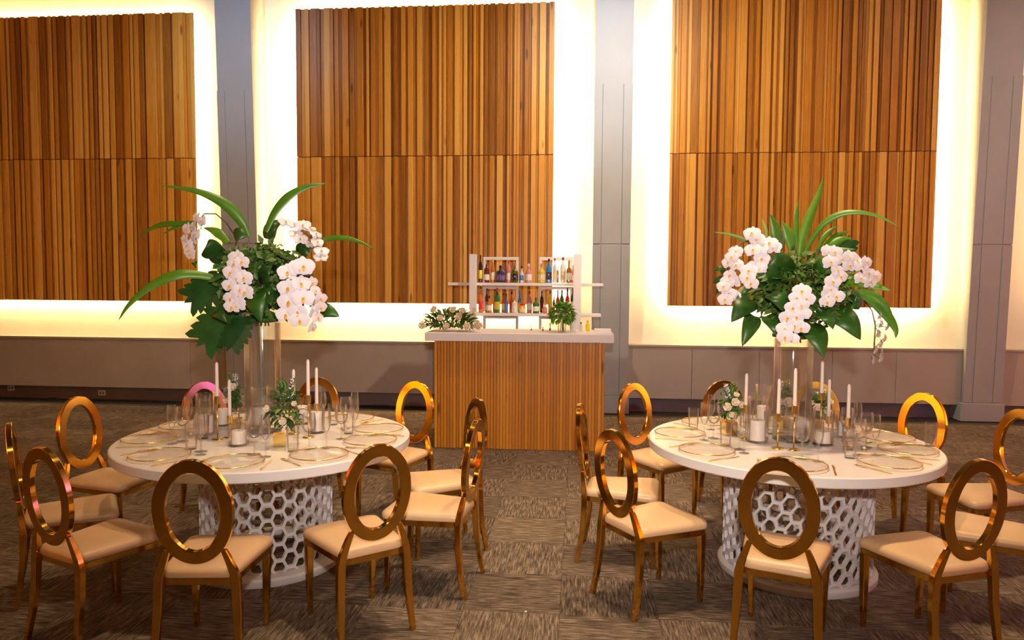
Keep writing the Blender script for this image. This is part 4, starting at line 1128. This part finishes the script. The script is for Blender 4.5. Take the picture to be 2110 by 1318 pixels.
for k in 'LR':
    for (x, y, r, h, gl), lab in zip(D['pillar'][k], PLA[k]):
        t = thing('pillar_candle', 'ivory pillar candle, %s, %s' % (lab, tn(k)), 'candle', (x, y, TZ + .012), 0, 'ivory pillar candles'); h = max(.06, h - .012)
        g = G(); g.lathe([(0, 0), (r, 0), (r, h - .004), (r - .004, h), (r * .5, h - .004), (0, h - .006)], 24); link('wax', sharp(g.mesh('pillar_wax', M['wax']), 50), t)
        g = G(); g.tube([(0, 0, h - .008), (.001, 0, h + .006)], .0014, 5); link('wick', g.mesh('pillar_wick', M['wick']), t)
        hh = h + (.14 if gl else .05); R = r + .014
        t = thing('glass_hurricane', 'clear glass hurricane around the candle %s, %s' % (lab, tn(k)), 'candle holder', (x, y, TZ), 0, 'glass hurricanes')
        g = G(); g.lathe([(R, .008), (R, hh), (R + .001, hh + .004)], 28, cap=False); link('glass_wall', g.mesh('glass_wall', M['glass'], True), t)
        g = G(); g.lathe([(0, 0), (R, 0), (R + .001, .004), (R, .009), (0, .010)], 28); link('glass_base', g.mesh('glass_base', M['pglass'], True), t)

# tall vases and their arrangements
for k in 'LR':
    x, y, r, zt = D['vessel'][k]; h = zt - TZ
    t = thing('tall_glass_vase', 'tall clear glass cylinder vase in the middle of the %s' % tn(k), 'vase', (x, y, TZ), 0, 'tall glass vases')
    g = G(); g.lathe([(r, .02), (r, h - .003), (r + .001, h), (r - .005, h), (r - .006, h - .004), (r - .006, .025)], 40, cap=False); link('glass_wall', sharp(g.mesh('vase_wall', M['vglass']), 60), t)
    g = G(); g.lathe([(0, 0), (r - .002, 0), (r, .003), (r, .022), (r - .006, .026), (0, .026)], 40); link('thick_base', sharp(g.mesh('vase_base', M['vglass']), 60), t)
    tall_arrangement(k, 'tall arrangement of white orchids and long green leaves on the %s' % tn(k))

# ------------------------------------------------------------------ roses and low arrangements
def rose_mesh(seed):
    r = random.Random(seed); g = G()
    for ring, (n, rad, z, ln, w, op) in enumerate(((3, .08, .25, .45, .5, .15), (5, .2, .15, .55, .6, .45), (6, .32, .0, .6, .7, .9))):
        for i in range(n):
            a = 2 * PI * (i + .5 * ring) / n + r.uniform(-.2, .2); o = Vector((math.cos(a) * rad, math.sin(a) * rad, z)); u = Vector((math.cos(a) * op * .6, math.sin(a) * op * .6, 1 - op * .5)).normalized(); v = Vector((-math.sin(a), math.cos(a), 0)); nn = u.cross(v)
            petal_fan(g, o, u, v, nn, ln, w, .0, 3)
    g.lathe([(0, -.2), (.25, -.1), (.36, .15), (.28, .4), (.12, .5), (0, .5)], 9, cap=False)
    return g.mesh('rose', M['rose'], True)
ROSE = [rose_mesh(k) for k in range(3)]
LEAFME = {}
def small_leaf(ln, w, mat):
    key = (ln, w, mat.name)
    if key not in LEAFME: LEAFME[key] = blade([(0, 0, 0), (0, ln * .5, ln * .12), (0, ln, 0)], w, mat, 'leaf', prof='lance', side=Vector((0, 0, 1)), thick=.0012)
    return LEAFME[key]
def put(name, me, parent, p, direction, s=1.0, spin=0.):
    o = link(name, me, parent); o.location = p; o.rotation_mode = 'QUATERNION'; o.rotation_quaternion = Vector(direction).to_track_quat('Y', 'Z'); o.scale = (s, s, s); return o
def putz(name, me, parent, p, direction, s=1.0):
    o = link(name, me, parent); o.location = p; o.rotation_mode = 'QUATERNION'; o.rotation_quaternion = Vector(direction).to_track_quat('Z', 'Y'); o.scale = (s, s, s); return o
def low_bunch(t, c, ax, az, seed, nleaf, roses, spikes, ay=None, floor=-9):
    r = random.Random(seed); c = Vector(c); ay = ay or ax * .8
    for i in range(nleaf):
        th = r.uniform(0, 2 * PI); z = r.uniform(-.9, 1); q = math.sqrt(max(0, 1 - z * z)); e = Vector((q * math.cos(th), q * math.sin(th), z)); s = r.uniform(.7, 1.2)
        ln = r.choice([.05, .06, .07]); p = c + Vector((e.x * ax, e.y * ay, e.z * az)) * (.62 if ax > .2 else .5)
        if p.z + e.z * ln < floor or p.z < floor: p.z = floor + .02; e.z = abs(e.z) + .25
        put('leaf', small_leaf(ln, ln * .42, r.choice([M['leaf'], M['fill'], M['dleaf'], M['light_leaf']])), t, p, e + Vector((0, 0, r.uniform(-.3, .3))), s * (min(1.3, (ax + az) / 2 * .6 / ln + .3) if ax > .2 else .52 * max(ax, .07) / ln))
    g = G()
    for i in range(260):
        th = r.uniform(0, 2 * PI); z = r.uniform(-1, 1); q = math.sqrt(1 - z * z); p = c + Vector((q * math.cos(th) * ax, q * math.sin(th) * ay, z * az)) * r.uniform(.3, .75)
        p.z = max(p.z, floor + .03)
        u = Vector((r.gauss(0, 1), r.gauss(0, 1), r.gauss(0, 1))).normalized(); w = u.orthogonal().normalized(); s = r.uniform(.012, .03)
        g.add([p, p + u * s * .4 + w * s * .3, p + u * s, p + u * s * .4 - w * s * .3], [(0, 1, 2, 3)])
    f = link('filler_foliage', g.mesh('low_filler', M['fill']), t); f['kind'] = 'stuff'
    for i, (x, y, z, s) in enumerate(roses): putz('rose', ROSE[i % 3], t, c + Vector((x * ax, y * ay, z * az)), Vector((x * .8, y - .6, z + .45)), s)
    for i in range(spikes):   # upright snapdragon / stock spikes with small florets
        g = G(); a = r.uniform(-.5, .5); top = c + Vector((a * ax, r.uniform(-.4, .4) * ay, az * r.uniform(.8, 1.05))); bot = c + Vector((a * .3 * ax, 0, -.1 * az)); g.tube([bot, (bot + top) / 2, top], .002, 4); g.mi = 1
        for m in range(18):
            f_ = .35 + .65 * m / 17; p = bot.lerp(top, f_); an = m * 2.4; s = .012 * (1.25 - .7 * f_)
            u = Vector((math.cos(an), math.sin(an), .5)); v = Vector((-math.sin(an), math.cos(an), 0)); petal_fan(g, p, u, v, u.cross(v), s * 1.8, s * 1.8, .002, 2)
        link('flower_spike', g.mesh('flower_spike', [M['stem'], M['petal'] if i % 2 else M['light_leaf']], True), t)
LOW = {'L': ['in front of the tall vase', 'left of the tall vase'], 'R': ['at the left of the table', 'behind the tall vase', 'right of the tall vase']}
RS = {('L', 0): [(-.55, -.7, .0, .030), (.15, -.85, -.35, .030), (.5, -.5, .15, .022)], ('L', 1): [(.15, -.6, .35, .040), (-.45, -.6, -.25, .03)],
      ('R', 0): [(.1, -.7, .15, .036), (-.35, -.7, -.05, .036), (.5, -.6, .05, .034), (.2, -.5, .45, .026), (-.1, -.9, -.35, .026)], ('R', 1): [(0, -.6, -.1, .045), (-.5, -.4, -.1, .03)], ('R', 2): [(-.3, -.7, -.05, .034), (.25, -.7, -.25, .034), (.55, -.4, .3, .026), (-.6, -.5, .2, .024)]}
for k in 'LR':
    for i, (x, y, r, h, (ox, oz, ax, az)) in enumerate(D['posy'][k]):
        t = thing('flower_pot', 'square gold flower pot, %s, %s' % (LOW[k][i], tn(k)), 'vase', (x, y, TZ), .3, 'gold flower pots'); hh = max(.06, h); q = r * .92
        g = G(); g.sweep([[(-q * s, -q * s, z), (q * s, -q * s, z), (q * s, q * s, z), (-q * s, q * s, z)] for s, z in ((.92, 0), (1, .006), (1, hh - .002), (.97, hh), (.9, hh), (.88, hh - .015))]); link('pot', g.mesh('pot', M['gold_trim']), t)
        g = G(); g.box(-q * .8, q * .8, -q * .8, q * .8, hh - .03, hh - .014); link('foam', g.mesh('foam', M['dleaf']), t)
        t = thing('low_flowers', 'low cream roses with greenery, %s, %s' % (LOW[k][i], tn(k)), 'flowers', (x, y, TZ + hh - .014), 0, 'low table flowers')
        low_bunch(t, (ox, 0, oz - hh + .014), ax, az, 20 + i + (5 if k == 'R' else 0), 46, RS[(k, i)], 4)
for k in 'LR':
    for i, (x, y) in enumerate(D['buds'][k]):
        t = thing('bud_favour', 'tiny white blossom with dark leaf lying %s, %s' % (('among the left glasses' if i == 0 else 'among the right glasses') if k == 'L' else ('behind the right plates' if i == 0 else 'between the right plates'), tn(k)), 'flowers', (x, y, TZ), rs.uniform(0, 3), 'tiny table blossoms')
        putz('rose', ROSE[i], t, (0, 0, .014), (.3, -.6, .6), .016); put('leaf', small_leaf(.05, .021, M['dleaf']), t, (0, 0, .004), (1, .3, .15), .7); put('leaf', small_leaf(.05, .021, M['dleaf']), t, (0, 0, .004), (-.6, -.6, .15), .7)
        g = G(); g.lathe([(0, 0), (.012, 0), (.013, .008), (0, .010)], 10); link('cup', g.mesh('bud_cup', M['gold_trim']), t)

# flowers, herbs and small things on the bar
CT = 1.172
t = thing('rose_garland', 'cream rose and greenery spray at the left end of the bar', 'flowers', (-1.29, 7.36, CT))
low_bunch(t, (-.03, 0, .09), .36, .14, 61, 230, [(x + 1.29 - 0, y - 7.36, z - CT - .085, 0) for x, y, z in []], 6, ay=.13, floor=.012)
for i, (x, y, z) in enumerate(D['roses']): putz('rose', ROSE[i % 3], t, (x + 1.29, -.15 + rs.uniform(-.02, .02), max(.055, z - CT)), (rs.uniform(-.4, .4), -1, .5), rs.uniform(.046, .058))
g = G()
for x, y, z in D['roses']: g.tube([(x + 1.29, -.13, max(.055, z - CT)), ((x + 1.29) * .6, -.06, .07), (0, 0, .04)], .003, 5)
link('rose_stems', g.mesh('rose_stems', M['light_leaf'], True), t)
for i in range(9):
    a = -1.05 + 2.1 * i / 8; b0 = Vector((.16 * math.sin(a), 0, .08)); b1 = Vector((.36 * math.sin(a), rs.uniform(-.1, .05), .06 + .20 * math.cos(a) * rs.uniform(.8, 1.15)))
    b1 = b0.lerp(b1, .86); link('long_leaf', blade([b0, (b0 + b1) / 2 + Vector((0, 0, .02)), b1], .026, M['fill'], 'garland_leaf', prof='lance'), t)
t = thing('herb_jar', 'small clear glass jar holding fresh herbs on the bar', 'jar', (-.168, 7.42, CT))
g = G(); g.lathe([(.040, .006), (.044, .09), (.045, .12)], 20, cap=False); link('glass_wall', g.mesh('jar_wall', M['glass'], True), t)
g = G(); g.lathe([(0, 0), (.040, 0), (.041, .006), (0, .009)], 20); link('glass_base', g.mesh('jar_base', M['vglass'], True), t)
t = thing('herb_bunch', 'bushy bunch of fresh green herbs in a jar on the bar', 'herbs', (-.168, 7.42, CT + .012))
g = G(); hr = random.Random(4)
for i in range(14):
    a = hr.uniform(0, 2 * PI); q = hr.uniform(.01, .03); g.tube([(q * math.cos(a), q * math.sin(a), 0), (q * .6 * math.cos(a), q * .6 * math.sin(a), .09), (.08 * math.cos(a) * hr.random(), .06 * math.sin(a), .2)], .002, 4)
link('stems', g.mesh('herb_stems', M['light_leaf'], True), t)
HL = leafmat('herb_leaf', (.045, .18, .01), (.16, .42, .03), .5)
for i in range(230):
    th = hr.uniform(0, 2 * PI); z = hr.uniform(-.8, 1); q = math.sqrt(max(0, 1 - z * z)); e = Vector((q * math.cos(th), q * math.sin(th), z))
    put('leaf', small_leaf(.055, .032, HL), t, Vector((e.x * .10, e.y * .08, .175 + e.z * .08)) * 1.0, e + Vector((hr.uniform(-.5, .5), 0, hr.uniform(-.9, .2))), hr.uniform(.8, 1.25))
def small_bottle(x, r, h, body, cap, lab):
    t = thing('small_bottle', lab, 'bottle', (x, 7.62, CT), 0, 'small bottles on the bar')
    g = G(); g.lathe([(0, 0), (r, .002), (r, h * .6), (r * .45, h * .75), (r * .4, h * .85)], 12); link('glass_body', sharp(g.mesh('small_body', BM[body]), 50), t)
    g = G(); g.lathe([(r * .55, h * .83), (r * .55, h), (0, h)], 10); link('cap', sharp(g.mesh('small_cap', BM[cap]), 50), t)
small_bottle(-.056, .026, .135, 'clear', 'blue', 'small clear bottle with a blue cap right of the herbs')
small_bottle(.026, .018, .09, 'clear', 'olive', 'small clear bottle with olive cap beside the right upright')
small_bottle(.096, .022, .11, 'byel', 'byel', 'small yellow bottle near the right end of the bar')
for x, h, lab in ((-.493, .03, 'leftmost tiny dark pourer'), (-.371, .035, 'tiny dark pourer in the middle'), (-.296, .075, 'taller brown pourer left of the herbs')):
    t = thing('bar_pourer', lab + ' on the bar', 'bar tool', (x, 7.6, CT), 0, 'bar pourers')
    g = G(); g.lathe([(0, 0), (.010, 0), (.010, h * .25), (.004, h * .4), (.004, h * .9), (0, h * .9)], 10); link('shaft', g.mesh('shaft', BM['dark']), t)
    g = G(); g.lathe([(.006, h * .85), (.012, h * .9), (.012, h), (0, h)], 10); link('head', g.mesh('head', BM['brown']), t)
t = thing('serving_tray', 'small white tray on the right end of the bar', 'tray', (.25, 7.62, CT))
link('tray_base', bx(-.085, .085, -.07, .07, 0, .012, M['white'], .003, 'tray_base'), t)
g = G()
for q in ((-.085, .085, -.07, -.062), (-.085, .085, .062, .07), (-.085, -.077, -.062, .062), (.077, .085, -.062, .062)): g.box(*q, .012, .024)
link('tray_rim', g.mesh('tray_rim', M['white']), t)

t = thing('paper_scrap', 'tiny white paper scrap on the aisle carpet near the camera', 'litter', (-.254, 3.64, .0005))
g = G(); g.sweep([[(-.006, -.004, 0), (.007, -.005, 0), (.006, .005, 0), (-.005, .006, 0)], [(-.004, -.003, .004), (.005, -.003, .005), (.004, .003, .005), (-.004, .004, .003)]])
link('scrap', g.mesh('scrap', M['paper']), t)
